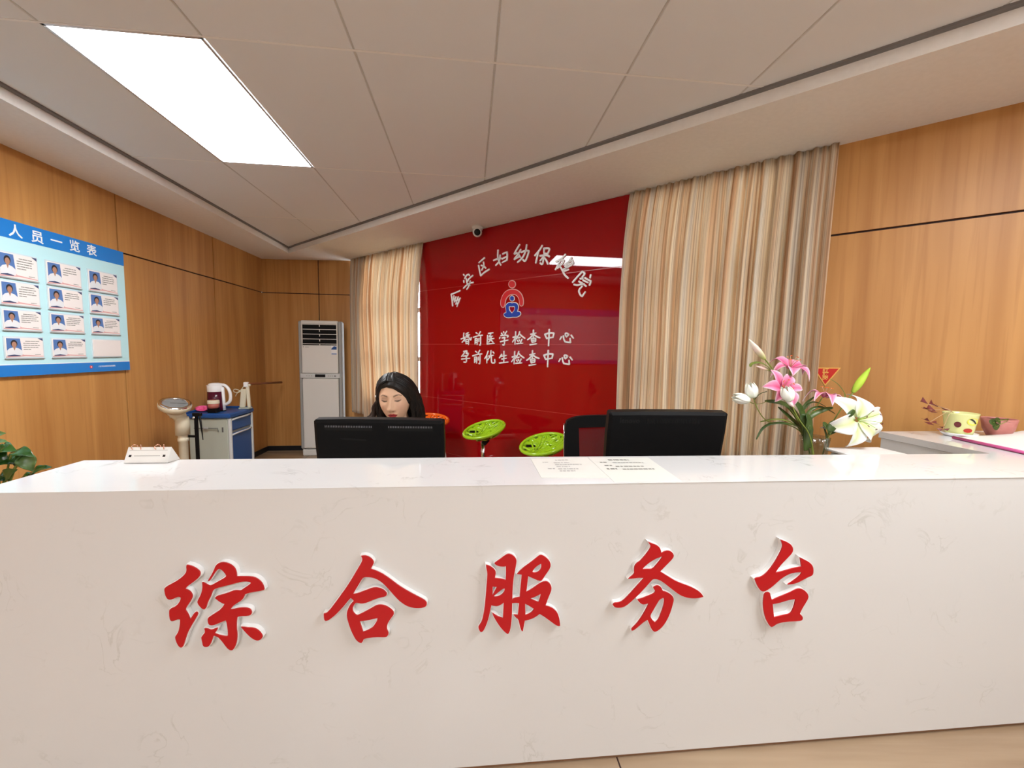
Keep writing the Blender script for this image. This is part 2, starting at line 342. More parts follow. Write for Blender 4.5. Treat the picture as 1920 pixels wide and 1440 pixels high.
        me.validate(); me.update()
        o = bpy.data.objects.new(name, me); COL.objects.link(o)
        if parent is not None: o.parent = parent
        return o

def thing(name, label, cat, loc=(0, 0, 0), rz=0.0, group=None):
    o = bpy.data.objects.new(name, None); COL.objects.link(o); o.empty_display_size = 0.05
    o.location = loc; o.rotation_euler = (0, 0, rz); return tag(o, label, cat, group)
def tag(o, label, cat, group=None):
    o['label'] = label; o['category'] = cat
    if group: o['group'] = group
    return o
def struct(o): o['kind'] = 'structure'; return o
def plab(o, label): o['label'] = label; return o

def smooth_loop(L, it=1, cosk=0.35):
    """corner cutting that keeps sharp corners"""
    for _ in range(it):
        out = []; n = len(L)
        for i in range(n):
            p, a, b = Vector(L[i]), Vector(L[i - 1]), Vector(L[(i + 1) % n])
            u, w = (p - a), (b - p)
            if u.length < 1e-9 or w.length < 1e-9: continue
            if u.normalized().dot(w.normalized()) < cosk: out.append(tuple(p))
            else: out += [tuple(p - u * 0.25), tuple(p + w * 0.25)]
        L = out
    return L
def area2(L): return sum(L[i - 1][0] * L[i][1] - L[i][0] * L[i - 1][1] for i in range(len(L))) / 2
def offset_loop(L, d):
    n = len(L); sg = 1 if area2(L) > 0 else -1; out = []
    for i in range(n):
        p, a, b = Vector(L[i]), Vector(L[i - 1]), Vector(L[(i + 1) % n])
        u, w = (p - a), (b - p)
        if u.length < 1e-9 or w.length < 1e-9: out.append(L[i]); continue
        n1 = Vector((u.y, -u.x)).normalized() * sg; n2 = Vector((w.y, -w.x)).normalized() * sg
        h = n1 + n2
        if h.length < 0.3: h = n1 + n2 + u.normalized() * 0.6
        k = d / max(0.5, h.normalized().dot(n1)); out.append(tuple(p + h.normalized() * k))
    return out
def ribbon(pts, w, taper=0.75):
    """outline of a brush stroke along a 2D polyline"""
    P = [Vector(p) for p in pts]
    if len(P) > 2:
        for _ in range(2):
            Q = [P[0]]
            for i in range(len(P) - 1):
                Q += [P[i] * 0.75 + P[i + 1] * 0.25, P[i] * 0.25 + P[i + 1] * 0.75]
            P = Q + [P[-1]]
    lft, rgt = [], []; n = len(P)
    for i in range(n):
        t = (P[min(i + 1, n - 1)] - P[max(i - 1, 0)]).normalized(); nn = Vector((-t.y, t.x))
        k = w / 2 * (1.0 if i == 0 else (taper if i == n - 1 else 0.95))
        e = -t * k * 0.7 if i == 0 else (t * k * 0.7 if i == n - 1 else Vector((0, 0)))
        lft.append(P[i] + nn * k + e * 0.3); rgt.append(P[i] - nn * k + e * 0.3)
    return [tuple(p) for p in lft + [P[-1] + (P[-1] - P[-2]).normalized() * w * 0.35 * taper] + rgt[::-1] + [P[0] - (P[1] - P[0]).normalized() * w * 0.4]]
def smooth3(pts, it=2):
    P = [Vector(p) for p in pts]
    for _ in range(it):
        Q = [P[0]]
        for i in range(len(P) - 1): Q += [P[i] * 0.75 + P[i + 1] * 0.25, P[i] * 0.25 + P[i + 1] * 0.75]
        P = Q + [P[-1]]
    return P
def text_mesh(name, txt, size, m, place_mat, parent, ext=0.001, bold=0.0, align='CENTER'):
    cu = bpy.data.curves.new(name, 'FONT'); cu.body = txt; cu.size = size; cu.extrude = ext; cu.offset = bold
    cu.align_x = align; cu.align_y = 'CENTER'; cu.resolution_u = 3
    to = bpy.data.objects.new(name + '_curve', cu); COL.objects.link(to)
    dg = bpy.context.evaluated_depsgraph_get(); me = bpy.data.meshes.new_from_object(to.evaluated_get(dg))
    bpy.data.objects.remove(to); bpy.data.curves.remove(cu)
    me.transform(place_mat); me.materials.clear(); me.materials.append(M[m]); me.name = name
    if parent is not None:
        me.transform(Matrix.Translation(-parent.location))
        me.transform(Matrix.Rotation(-parent.rotation_euler.z, 4, 'Z'))
    o = bpy.data.objects.new(name, me); COL.objects.link(o)
    if parent is not None: o.parent = parent
    return o
def frame(o, ex, ey, ez):
    return Matrix(((ex.x, ey.x, ez.x, o.x), (ex.y, ey.y, ez.y, o.y), (ex.z, ey.z, ez.z, o.z), (0, 0, 0, 1)))

# ================================================================== THE SETTING
b = MB(); b.box((0.3, 1.6, -0.05), 13, 13, 0.1, 'floor')
struct(b.build('floor'))
# lines of the floor tiles are thin dark joints
b = MB()
for i in range(-4, 5):
    b.box(Vector((0.95, 1.0, 0.0005)) + UB * (i * 0.8) + UL * 1.2, 0.004, 9, 0.001, 'seam', UB, UL)
for j in range(-5, 6): b.box(Vector((0.95, 1.0, 0.0005)) + UL * (j * 0.8 + 0.39), 8, 0.004, 0.001, 'seam', UB, UL)
struct(b.build('trim_1'))

# ceiling: 0.6 x 1.2 m perforated tiles hung on a fine grid, one light panel opening
o = Vector((-2.856, 5.250, ZC)); LED_CELLS = [(1, -3), (6, -5), (1, -7), (3, -7)]
tb = MB(); tb.box(o + UB * 1.5 + UL * -3.6 + Z * 0.12, 13, 14, 0.02, 'tbar', UB, UL)
def cell(i, j): return o + UB * (0.585 + 0.603 * (i - 1) + 0.3015) + UL * (-2.41 + 1.205 * (j + 3) - 0.6025 + 0.0)
for i in range(-4, 11):
    for j in range(-11, 2):
        if (i, j) in LED_CELLS: continue
        c = cell(i, j)
        tb.box(c + Z * 0.010, 0.598, 1.199, 0.02, 'tile', UB, UL, bev=0.004)
        # joint strip
        tb.box(c + UB * 0.3015 + Z * 0.0055, 0.007, 1.205, 0.009, 'groove', UB, UL)
        tb.box(c + UL * 0.6025 + Z * 0.0035, 0.603, 0.010, 0.009, 'tbar', UB, UL)
struct(tb.build('ceiling'))
def led_panel(i, j, label, first=False):
    c = cell(i, j)
    t = thing('ceiling_light', label, 'light', c, R(90 - 83.995), 'square edged flat ceiling light panels')
    f = MB()
    for s_ in (-1, 1):
        f.box(c + UB * s_ * 0.294 + Z * 0.008, 0.012, 1.2, 0.02, 'alu', UB, UL)
        f.box(c + UL * s_ * 0.595 + Z * 0.008, 0.6, 0.012, 0.02, 'alu', UB, UL)
    f.build('frame', t)
    d = MB(); d.box(c + Z * 0.010, 0.576, 1.178, 0.006, 'led', UB, UL); d.build('diffuser', t)
    return t
led_panel(1, -3, 'long white glowing flat panel light in the tiled ceiling above the counter')
for (i, j), lb in zip(LED_CELLS[1:], ('added unseen ceiling panel light over the waiting side, nearer to the counter front', 'added unseen ceiling panel light over the waiting side, further back on the left', 'added unseen ceiling panel light over the waiting side, in the middle of the back row')):
    led_panel(i, j, lb)  # unseen panels, added to light the counter front and the right wall

# lowered plaster soffit that runs along the walls
def line_x(p, u, q, w):
    d = u.x * w.y - u.y * w.x; t = ((q.x - p.x) * w.y - (q.y - p.y) * w.x) / d; return p + u * t
pl = K + NL * 0.517; pr = C2 + NR * 0.699
ic = line_x(pl, UL, pr, ER)
# dark strip that paints in the shade where the tiles meet the soffit
def shade_strip(p, q, n_in, name, ext0=0.0):
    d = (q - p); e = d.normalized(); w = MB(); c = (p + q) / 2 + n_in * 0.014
    w.box(Vector((c.x, c.y, ZC - 0.004)), d.length, 0.028, 0.012, 'shadeband', e, n_in); return struct(w.build(name))
shade_strip(pl + UL * -9.5, Vector((ic.x, ic.y, 0)), NL, 'shade_strip_left'); shade_strip(Vector((ic.x, ic.y, 0)), pr + ER * 9.0, NR, 'shade_strip_right')
def strip(p0, p1, p2, p3, name):
    s_ = MB(); P = [Vector((p.x, p.y, 0)) for p in (p0, p1, p2, p3)]
    s_.add([p + Z * ZS for p in P] + [p + Z * (ZC + 0.06) for p in P], [(3, 2, 1, 0), (4, 5, 6, 7), (0, 1, 5, 4), (1, 2, 6, 5), (2, 3, 7, 6), (3, 0, 4, 7)], 'soffit')
    return struct(s_.build(name))
far = -9.5
strip(K + UL * far, pl + UL * far, ic, K + UL * 0.02, 'soffit_left')
s_ = MB(); P = [K, ic, line_x(pr, ER, C2, NR), C2]
P = [Vector((p.x, p.y, 0)) for p in (K + UL * 0.02 - UB * 0.02, ic, C2 + UL * 0.02)]
s_.add([p + Z * ZS for p in P] + [p + Z * (ZC + 0.06) for p in P], [(2, 1, 0), (3, 4, 5), (0, 1, 4, 3), (1, 2, 5, 4), (2, 0, 3, 5)], 'soffit')
struct(s_.build('soffit_back'))
strip(C2 + UL * 0.02, ic, pr + ER * 9.0, C2 + ER * 9.0, 'soffit_right')

# panelled walls: maple boards with dark joints over a dark backing
def panels(fr, N, E_, rects, name, thick=0.10):
    w = MB(); fl = []
    for (s0, s1, z0, z1) in rects:
        c = fr((s0 + s1) / 2, (z0 + z1) / 2, -0.006)
        w.box(c, s1 - s0 - 0.012, z1 - z0 - 0.012, 0.012, 'wood', E_, Z, N)
        w.box(fr((s0 + s1) / 2, (z0 + z1) / 2, -0.014 - thick / 2), s1 - s0, z1 - z0, thick, 'seam', E_, Z, N)
    return struct(w.build(name))
sl = [0.0, -1.071, -2.31, -3.55, -4.79, -6.03, -7.27, -8.51, -9.75]
panels(WL, NL, UL, [(sl[i + 1], sl[i], a, z) for i in range(8) for a, z in ((0.0, 2.2), (2.2, 2.78))], 'wall_left')
panels(WB, NB, UB, [(s0, s1, a, z) for s0, s1 in ((-0.02, 0.734), (0.734, 1.235)) for a, z in ((0.0, 2.2), (2.2, 2.78))], 'wall_back')
W1 = (0.30, 1.475, 0.80, 2.60); W2 = (3.96, 4.98, 0.80, 2.60)
rects = [(-0.01, 0.30, 0, 2.15), (-0.01, 0.30, 2.15, 2.78), (0.30, 1.475, 0, 0.8), (0.30, 1.475, 2.60, 2.78), (1.475, 2.7, 0, 2.15), (1.475, 2.7, 2.15, 2.78), (2.7, 3.96, 0, 2.15), (2.7, 3.96, 2.15, 2.78),
         (3.96, 4.98, 0, 0.8), (3.96, 4.98, 2.60, 2.78), (4.98, 6.22, 0, 2.15), (4.98, 6.22, 2.15, 2.78), (6.22, 7.46, 0, 2.15), (6.22, 7.46, 2.15, 2.78), (7.46, 8.9, 0, 2.15), (7.46, 8.9, 2.15, 2.78)]
panels(WR, NR, ER, rects, 'wall_right')
# the two sides of the room behind the viewer
pe = WR(8.9, 0); pk = WL(-9.75, 0)
def plain_wall(p, q, name):
    w = MB(); d = (q - p); L = d.length; e = d.normalized(); n_ = Vector((e.y, -e.x, 0))
    w.box((p + q) / 2 + n_ * 0.06 + Z * 1.39, L + 0.2, 2.78, 0.12, 'plaster', e, Z, n_); return struct(w.build(name))
pc_ = line_x(pe, UL, pk, UB)
plain_wall(pe, pc_, 'wall_east'); plain_wall(pc_, pk, 'wall_south')
# black skirting
def skirt(fr, E_, N, s0, s1, name):
    w = MB(); w.box(fr((s0 + s1) / 2, 0.034, 0.006), s1 - s0, 0.066, 0.012, 'black_skirt', E_, Z, N); return struct(w.build(name))
skirt(WL, UL, NL, -9.6, -0.002, 'baseboard_left'); skirt(WB, UB, NB, 0.012, 1.22, 'baseboard_back'); skirt(WR, ER, NR, 0.01, 1.5, 'baseboard_right')
# windows in the red wall (behind the curtains)
for n_, (s0, s1, z0, z1) in ((1, W1), (2, W2)):
    w = MB(); t = 0.05
    for a in (s0 + t / 2, s1 - t / 2, (s0 + s1) / 2): w.box(WR(a, (z0 + z1) / 2, -0.06), t if a != (s0 + s1) / 2 else 0.06, z1 - z0, 0.05, 'winframe', ER, Z, NR)
    for a in (z0 + t / 2, z1 - t / 2, z0 + 0.62 * (z1 - z0), z0 + 0.30 * (z1 - z0)): w.box(WR((s0 + s1) / 2, a, -0.06), s1 - s0, t, 0.05, 'winframe', ER, Z, NR)
    fo = struct(w.build('window_%d' % n_))
    g = MB(); g.box(WR((s0 + s1) / 2, (z0 + z1) / 2, -0.075), s1 - s0 - 0.02, z1 - z0 - 0.02, 0.005, 'glass', ER, Z, NR)
    g.build('pane', fo)
# red back-painted glass in rows between the windows
rg = thing('red_glass_panelling', 'glossy red glass wall panelling with horizontal joints behind the stools', 'wall panel', WR(2.7, 0))
S0, S1 = 1.463, 4.02
for z0, z1 in ((0.06, 0.315), (0.315, 0.916), (0.916, 1.516), (1.516, 2.118), (2.118, 2.650)):
    g = MB(); g.box(WR((S0 + S1) / 2, (z0 + z1) / 2, 0.015), S1 - S0, z1 - z0 - 0.005, 0.012, 'redglass', ER, Z, NR); g.build('glass_pane', rg)
g = MB()
for zz in (0.315, 0.916, 1.516, 2.118): g.box(WR((S0 + S1) / 2, zz, 0.013), S1 - S0, 0.006, 0.012, 'redglassedge', ER, Z, NR)
g.box(WR((S0 + S1) / 2, 1.35, 0.004), S1 - S0, 2.58, 0.008, 'redglassedge', ER, Z, NR)
g.build('joint_strip', rg)
DG = 0.021                                       # front of the glass

# ------------------------------------------------------------------ curtains
def curtain(name, label, s0, s1, ztop, zbot, dist, folds, amp, m, seed, pinch=0.0, flare=(0, 0), bow=0.0, stripes=1.0, group=None):
    rnd = random.Random(seed); L = s1 - s0
    ph = [rnd.uniform(-0.5, 0.5) for _ in range(64)]
    am = [rnd.uniform(0.5, 1.25) for _ in range(64)]
    def f(u, v):                                # u along, v downwards
        z = ztop + (zbot - ztop) * v
        q = u * folds; i = int(q) % 63; fr = q - int(q)
        wv = math.sin(2 * PI * (q + 0.35 * math.sin(2 * PI * u * 1.7 + seed) + 0.10 * v * ph[i % 9]))
        a = amp * (am[i] * (1 - fr) + am[i + 1] * fr) * (0.55 + 0.45 * (1 - (1 - min(1, v * 3)) ** 3))
        n1 = noise.noise(Vector((u * folds * 0.35 + seed, v * 1.3, 0.3)))
        k = 1 - (1 - min(1, v * 2.6)) ** 2
        d = 0.040 + (dist - 0.040) * k + (0.40 + 0.60 * k) * a * wv + 0.030 * n1 * (0.1 + 0.3 * k + v) + bow * math.sin(PI * v)
        d += 0.010 * math.sin(2 * PI * q * 2.3 + 4 * v) * max(0, 1 - v * 3.2) ** 2 + 0.012 * noise.noise(Vector((u * folds * 0.9, v * 9, seed))) * max(0, 1 - v * 2.2) ** 2
        e = flare[0] * (1 - u) + flare[1] * u
        s = s0 + L * u + e * v ** 1.2 + 0.02 * noise.noise(Vector((u * 6, v * 1.6, seed + 5))) * math.sin(PI * u)
        return WR(s, z, max(d, 0.024))
    c = MB(); nu = int(folds * 14)
    c.grid(f, nu, 46, m, True, uvfn=lambda u, v: (u * L * stripes + 0.012 * noise.noise(Vector((u * 4, v * 2, seed))), v * (ztop - zbot)))
    oo = c.build(name); oo.modifiers.new('cloth', 'SOLIDIFY').thickness = 0.0015
    return tag(oo, label, 'curtain', group)
curtain('curtain', 'narrow shaded striped curtain gathered in the corner beside the air conditioner', 0.055, 0.40, 2.649, 0.585, 0.075, 4, 0.020, 'curtain', 3, stripes=1.6)
curtain('curtain', 'sunlit cream striped curtain over the window behind the seated woman', 0.30, 1.572, 2.649, 0.40, 0.115, 11, 0.032, 'curtain_thin', 11, flare=(0.10, 0.0), stripes=1.5)
curtain('curtain', 'wide beige and brown striped curtain hanging between the red glass and the wood panels', 3.955, 5.185, 2.649, 0.30, 0.155, 13, 0.046, 'curtain', 23, flare=(0.0, -0.03), bow=0.03, stripes=1.9)

# ------------------------------------------------------------------ security camera on the soffit
pc0 = at_z(911, 414, ZS); pc0 = WR(2.44, ZS, 0.10)
t = thing('security_camera', 'small white dome security camera fixed under the soffit above the red glass', 'camera', pc0)
b = MB(); b.lathe([(0.0, 0), (0.052, 0), (0.054, -0.012), (0.050, -0.03), (0.0, -0.03)], 'offwhite', pc0, n=32); b.build('mount', t)
b = MB(); ax = (EYE - pc0); ax.z -= 0.0; ax.normalize(); ctr = pc0 + Z * -0.052
b.lathe([(0.046 * math.sin(q), 0.046 * math.cos(q)) for q in [R(a) for a in range(180, 40, -7)]], 'offwhite', ctr, ax, n=32)
b.build('housing', t)
b = MB(); b.lathe([(0.0355, 0.028), (0.033, 0.034), (0.031, 0.031)], 'white', ctr, ax, n=32); b.build('lens_ring', t)
b = MB(); b.lathe([(0.031, 0.030), (0.024, 0.037), (0.012, 0.041), (0.0, 0.042)], 'black', ctr, ax, n=32); b.build('lens', t)

# ------------------------------------------------------------------ reception counter
KC = 0.84                                        # counter distances relative to a 1.037 m top
ZT = 1.1029
FL = Vector((-1.497, 1.088, 0)) * KC; ev = UC
def CF(s, z, d=0): return FL + UC * s + NC * d + Z * z     # along the front, left to right
ct = thing('reception_counter', 'long white quartz reception counter with red characters on its front', 'counter', CF(1.9, 0, -0.2))
LEN = 3.70; ZB = EYE.z - (EYE.z - 0.10) * KC; FRp = CF(LEN, 0)
BLp = Vector((-1.530, 1.429, 0)) * KC; wingN = Vector((2.095, 1.748, 0)) * KC; wc = Vector((2.049, 2.238, 0)) * KC
wallp = line_x(FRp, UL, wc, UB)
outline = [FL, FRp, wallp, wc, wingN, BLp]
def slab(mb, pts, z0, z1, m, side=None):
    loops = [[(p.x, p.y) for p in pts]]
    mb.prism(loops, m, lambda x, y, d: Vector((x, y, d)), z0, z1, side or m)
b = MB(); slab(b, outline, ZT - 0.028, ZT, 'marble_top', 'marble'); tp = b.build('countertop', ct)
wa = tp.data.attributes.new('bevel_weight_edge', 'FLOAT', 'EDGE')
for e in tp.data.edges:
    if all(tp.data.vertices[i].co.z > ZT - 0.001 for i in e.vertices): wa.data[e.index].value = 1.0
bv = tp.modifiers.new('b', 'BEVEL'); bv.width = 0.003; bv.segments = 2; bv.limit_method = 'WEIGHT'
b = MB()
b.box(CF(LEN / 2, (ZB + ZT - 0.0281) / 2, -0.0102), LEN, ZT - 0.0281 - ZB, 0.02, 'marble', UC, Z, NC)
b.build('front_panel', ct)
b = MB(); d_ = (BLp - FL); e_ = d_.normalized(); b.box((FL + BLp) / 2 - (e_.cross(Z)) * -0.013 + Z * (ZB + ZT - 0.029) / 2, d_.length - 0.03, ZT - 0.029 - ZB, 0.02, 'marble', e_, Z, e_.cross(Z)); b.build('side_panel', ct)
b = MB(); d_ = (wc - wingN); e_ = d_.normalized(); b.box((wingN + wc) / 2 + e_.cross(Z) * 0.013 + Z * (0.02 + ZT - 0.029) / 2, d_.length - 0.02, ZT - 0.05, 0.02, 'marble', e_, Z, e_.cross(Z)); b.build('wing_panel', ct)
b = MB(); d_ = (wingN - BLp); e_ = d_.normalized(); b.box((BLp + wingN) / 2 + e_.cross(Z) * 0.013 + Z * (0.0 + ZT - 0.029) / 2, d_.length - 0.06, ZT - 0.03, 0.02, 'offwhite', e_, Z, e_.cross(Z)); b.build('inner_panel', ct)
b = MB(); b.box(CF(LEN / 2, ZB - 0.007, -0.016), LEN, 0.012, 0.018, 'plinth', UC, Z, NC); b.build('plinth', ct)
b = MB(); d_ = (wallp - FRp); e_ = d_.normalized(); b.box((FRp + wallp) / 2 - e_.cross(Z) * 0.013 + Z * (ZB + ZT - 0.029) / 2, d_.length - 0.03, ZT - 0.029 - ZB, 0.02, 'marble', e_, Z, e_.cross(Z)); b.build('side_panel', ct)
# low platform covered with the floor tiles that the counter stands on
b = MB(); pz = ZB - 0.014; b.box(CF(LEN / 2, pz / 2, 0.10), LEN + 0.6, pz, 0.66, 'floor', UC, Z, NC); b.box(CF(LEN / 2 - 0.27, pz + 0.0004, 0.10), 0.004, 0.001, 0.66, 'seam', UC, Z, NC); struct(b.build('floor_platform'))
# lower work desk behind it
DB = BLp + UC.cross(Z) * -0.0
b = MB(); q0 = BLp + UC * 0.12 - NC * 0.03; q1 = wingN - UC * 0.05 - NC * 0.03
slab(b, [q0, q1, q1 - NC * 0.52 + UC * 0.0, q0 - NC * 0.52], 0.72, 0.745, 'deskwood'); b.build('work_desk', ct)
for s_ in (0.03, 1.6, (q1 - q0).length - 0.03):
    b = MB(); b.box(q0 + UC * s_ - NC * 0.26 + Z * 0.36, 0.025, 0.5, 0.72, 'deskwood', UC, NC); b.build('desk_support', ct)

# ------------------------------------------------------------------ big red characters on the counter front
GL = {
 '综': (300, 1040, 7.58, [
  [[(390,138),(450,150),(520,185),(570,225),(583,265),(570,305),(530,345),(470,390),(420,425),(385,452),(370,482),(400,490),(445,520),(472,570),(470,600),(440,660),(400,715),(365,775),(385,800),(415,850),(430,895),(440,912),(452,890),(480,845),(505,810),(530,805),(548,822),(545,850),(510,910),(465,985),(420,1065),(400,1105),(385,1150),(365,1210),(345,1280),(325,1308),(300,1310),(272,1285),(245,1235),(228,1180),(228,1150),(250,1120),(275,1075),(290,1010),(297,950),(297,910),(270,905),(225,925),(185,938),(158,925),(145,880),(142,830),(143,775),(165,755),(215,735),(260,700),(295,650),(310,605),(295,590),(260,590),(200,620),(150,633),(115,620),(90,575),(78,530),(72,480),(90,450),(150,418),(220,380),(290,335),(345,290),(380,245),(390,205),(383,170)]],
  [[(690,368),(705,335),(740,280),(775,210),(797,150),(830,118),(880,100),(935,103),(990,122),(1045,155),(1080,200),(1095,250),(1100,303),(1180,303),(1270,303),(1340,310),(1400,340),(1450,385),(1480,440),(1488,490),(1440,505),(1370,515),(1290,530),(1215,550),(1205,590),(1175,635),(1110,675),(1050,715),(1005,770),(1060,765),(1130,748),(1210,745),(1270,755),(1305,785),(1312,825),(1295,850),(1240,862),(1170,862),(1110,870),(1102,900),(1095,960),(1095,1040),(1105,1110),(1105,1180),(1095,1240),(1075,1300),(1045,1345),(1010,1350),(970,1325),(930,1275),(890,1220),(845,1170),(800,1145),(770,1140),(745,1215),(720,1275),(690,1300),(650,1303),(620,1285),(612,1240),(600,1190),(597,1160),(620,1130),(645,1100),(650,1075),(640,1040),(675,1040),(735,1065),(790,1040),(830,1030),(820,1060),(795,1095),(785,1110),(830,1130),(890,1145),(950,1152),(975,1145),(975,1090),(965,1010),(955,950),(945,925),(900,940),(840,965),(780,990),(730,995),(700,980),(688,935),(690,890),(715,870),(780,830),(850,785),(905,730),(925,690),(900,685),(850,655),(805,620),(790,605),(810,582),(870,565),(940,545),(1010,520),(1060,500),(1120,500),(1150,505),(1200,470),(1260,430),(1300,400),(1295,380),(1240,372),(1170,375),(1090,395),(1000,420),(900,445),(820,465),(770,490),(750,530),(730,590),(700,640),(680,690),(665,745),(645,770),(610,762),(565,715),(540,670),(548,635),(585,570),(605,510),(615,450),(608,385),(630,388),(690,425),(718,435),(760,415),(840,370),(910,330),(950,300),(945,275),(910,230),(870,195),(840,195),(810,220),(775,270),(740,330),(710,368)]],
  [[(1160,1018),(1200,1020),(1260,1030),(1320,1030),(1380,1050),(1430,1090),(1460,1140),(1465,1165),(1440,1195),(1400,1212),(1350,1200),(1290,1160),(1240,1110),(1195,1060)]]]),
 '合': (600, 1030, 8.0, [
  [[(620,92),(670,85),(720,95),(775,130),(810,175),(810,205),(780,255),(765,285),(800,300),(860,320),(930,355),(1010,405),(1090,465),(1170,525),(1260,585),(1350,635),(1440,685),(1520,725),(1580,760),(1605,795),(1600,835),(1570,860),(1500,872),(1410,870),(1330,850),(1270,820),(1200,770),(1130,700),(1070,630),(1000,550),(930,485),(860,440),(790,415),(720,407),(655,410),(620,460),(570,545),(520,625),(500,665),(560,655),(640,625),(720,595),(790,570),(850,565),(910,578),(965,605),(1005,645),(1005,680),(975,700),(900,715),(820,740),(750,770),(690,795),(630,805),(580,795),(545,788),(510,830),(490,880),(500,930),(530,965),(560,985),(610,960),(700,915),(780,870),(850,830),(920,820),(990,840),(1060,880),(1110,930),(1110,970),(1070,1020),(1030,1080),(1005,1140),(1005,1190),(1030,1235),(1030,1270),(1000,1305),(950,1308),(850,1305),(750,1315),(660,1330),(650,1365),(625,1395),(590,1385),(545,1350),(500,1270),(460,1180),(430,1090),(405,1000),(408,930),(430,870),(465,810),(512,765),(490,735),(465,720),(420,770),(360,845),(300,910),(230,980),(160,1035),(110,1065),(75,1060),(62,1010),(62,955),(100,950),(150,900),(220,810),(300,700),(380,590),(460,470),(530,350),(590,250),(635,170),(640,125)],
   [(600,1070),(680,1060),(780,1040),(865,1020),(860,1060),(830,1110),(790,1165),(720,1205),(650,1230),(630,1160)]]]),
 '服': (890, 1030, 8.728, [
  [[(185,250),(230,258),(290,290),(335,335),(348,380),(335,425),(330,465),(400,470),(460,480),(505,495),(510,440),(512,340),(510,268),(470,275),(400,270),(340,245),(322,220),(350,195),(420,150),(480,100),(545,65),(600,75),(655,115),(685,165),(680,230),(660,330),(640,430),(625,560),(618,700),(612,860),(610,1000),(605,1120),(595,1230),(575,1330),(545,1375),(510,1360),(440,1290),(370,1195),(310,1090),(285,1030),(320,1050),(390,1095),(460,1115),(465,1050),(470,960),(475,860),(430,895),(370,922),(310,915),(272,905),(262,960),(240,1060),(215,1160),(180,1250),(145,1320),(110,1345),(80,1325),(55,1260),(85,1220),(120,1160),(145,1050),(165,920),(178,780),(190,640),(200,500),(210,380),(190,310)],
   [(295,600),(360,605),(340,650),(310,705),(293,745)], [(305,762),(350,722),(400,680),(450,640),(490,630),(485,680),(450,725),(390,760),(340,772)]],
  [[(690,395),(740,340),(800,285),(880,230),(960,170),(1030,110),(1080,80),(1140,105),(1200,155),(1240,215),(1240,280),(1200,350),(1150,420),(1105,490),(1080,510),(1020,495),(940,460),(875,430),(868,480),(860,560),(850,640),(840,690),(900,660),(980,605),(1060,550),(1120,520),(1180,515),(1225,545),(1255,600),(1255,655),(1230,720),(1200,790),(1175,860),(1155,915),(1220,930),(1290,965),(1345,1020),(1375,1090),(1392,1180),(1395,1240),(1370,1250),(1310,1220),(1230,1160),(1140,1095),(1060,1045),(1010,1085),(940,1125),(870,1145),(820,1155),(808,1210),(795,1290),(785,1330),(765,1325),(745,1270),(725,1190),(710,1130),(670,1105),(635,1060),(670,1060),(705,1065),(712,1000),(720,920),(725,870),(680,865),(613,870),(610,810),(660,785),(735,775),(740,700),(750,600),(760,500),(770,405),(730,400)],
   [(940,360),(970,310),(1020,260),(1085,225),(1090,280),(1065,340),(1010,372),(960,375)], [(905,795),(980,770),(1040,740),(1080,720),(1065,790),(1040,855),(980,830)], [(825,880),(890,915),(970,965),(940,1010),(890,1045),(828,1068)]]]),
 '务': (1140, 1005, 7.579, [
  [[(565,75),(620,100),(680,120),(725,150),(745,195),(750,240),(790,215),(850,200),(905,220),(932,265),(920,305),(870,360),(800,430),(735,498),(790,530),(870,580),(960,635),(1060,675),(1160,710),(1250,755),(1320,805),(1350,855),(1310,868),(1220,880),(1120,870),(1030,840),(950,785),(860,715),(780,650),(710,610),(635,600),(590,650),(520,730),(440,815),(350,900),(270,970),(210,1005),(140,1012),(90,1005),(62,970),(80,942),(150,940),(210,910),(280,840),(370,740),(450,650),(508,590),(440,585),(360,595),(285,600),(320,570),(370,530),(365,480),(372,420),(400,380),(450,350),(510,280),(570,205),(605,150),(590,115)],
   [(480,465),(520,420),(590,365),(680,310),(770,280),(740,330),(690,390),(625,465),(560,462)]],
  [[(640,720),(680,698),(720,698),(755,725),(770,775),(820,785),(880,815),(920,855),(930,900),(915,960),(890,1050),(850,1150),(800,1240),(740,1310),(670,1355),(630,1340),(600,1290),(580,1230),(555,1180),(500,1215),(430,1275),(365,1330),(330,1335),(330,1305),(380,1260),(430,1200),(490,1110),(540,1020),(575,945),(530,960),(480,965),(435,930),(415,895),(480,880),(560,845),(650,810),(670,775),(645,745)],
   [(590,1125),(630,1060),(680,970),(730,890),(780,870),(795,905),(780,990),(750,1080),(710,1180),(665,1220),(625,1190)]]]),
 '台': (1400, 1000, 7.786, [
  [[(485,85),(540,105),(600,130),(650,170),(672,230),(655,280),(600,340),(530,410),(460,490),(410,565),(470,560),(570,530),(680,500),(790,480),(780,420),(768,345),(830,375),(900,410),(945,455),(965,510),(962,580),(945,610),(870,640),(780,690),(690,730),(590,740),(650,700),(720,650),(780,595),(795,560),(740,560),(660,570),(580,600),(500,650),(420,720),(340,790),(260,838),(205,840),(165,790),(130,720),(108,660),(135,640),(190,635),(250,600),(320,530),(390,430),(450,330),(500,230),(518,165)]],
  [[(250,870),(290,850),(330,855),(335,890),(360,970),(430,935),(530,895),(630,855),(720,805),(790,800),(850,835),(890,890),(890,940),(850,1010),(800,1090),(765,1165),(800,1195),(812,1235),(790,1268),(700,1275),(570,1280),(440,1305),(380,1350),(345,1362),(310,1320),(265,1230),(240,1130),(230,1020),(238,930)],
   [(370,1025),(480,1005),(600,965),(705,950),(695,1010),(665,1100),(630,1165),(540,1185),(450,1205),(390,1222),(380,1130)]]]),
}
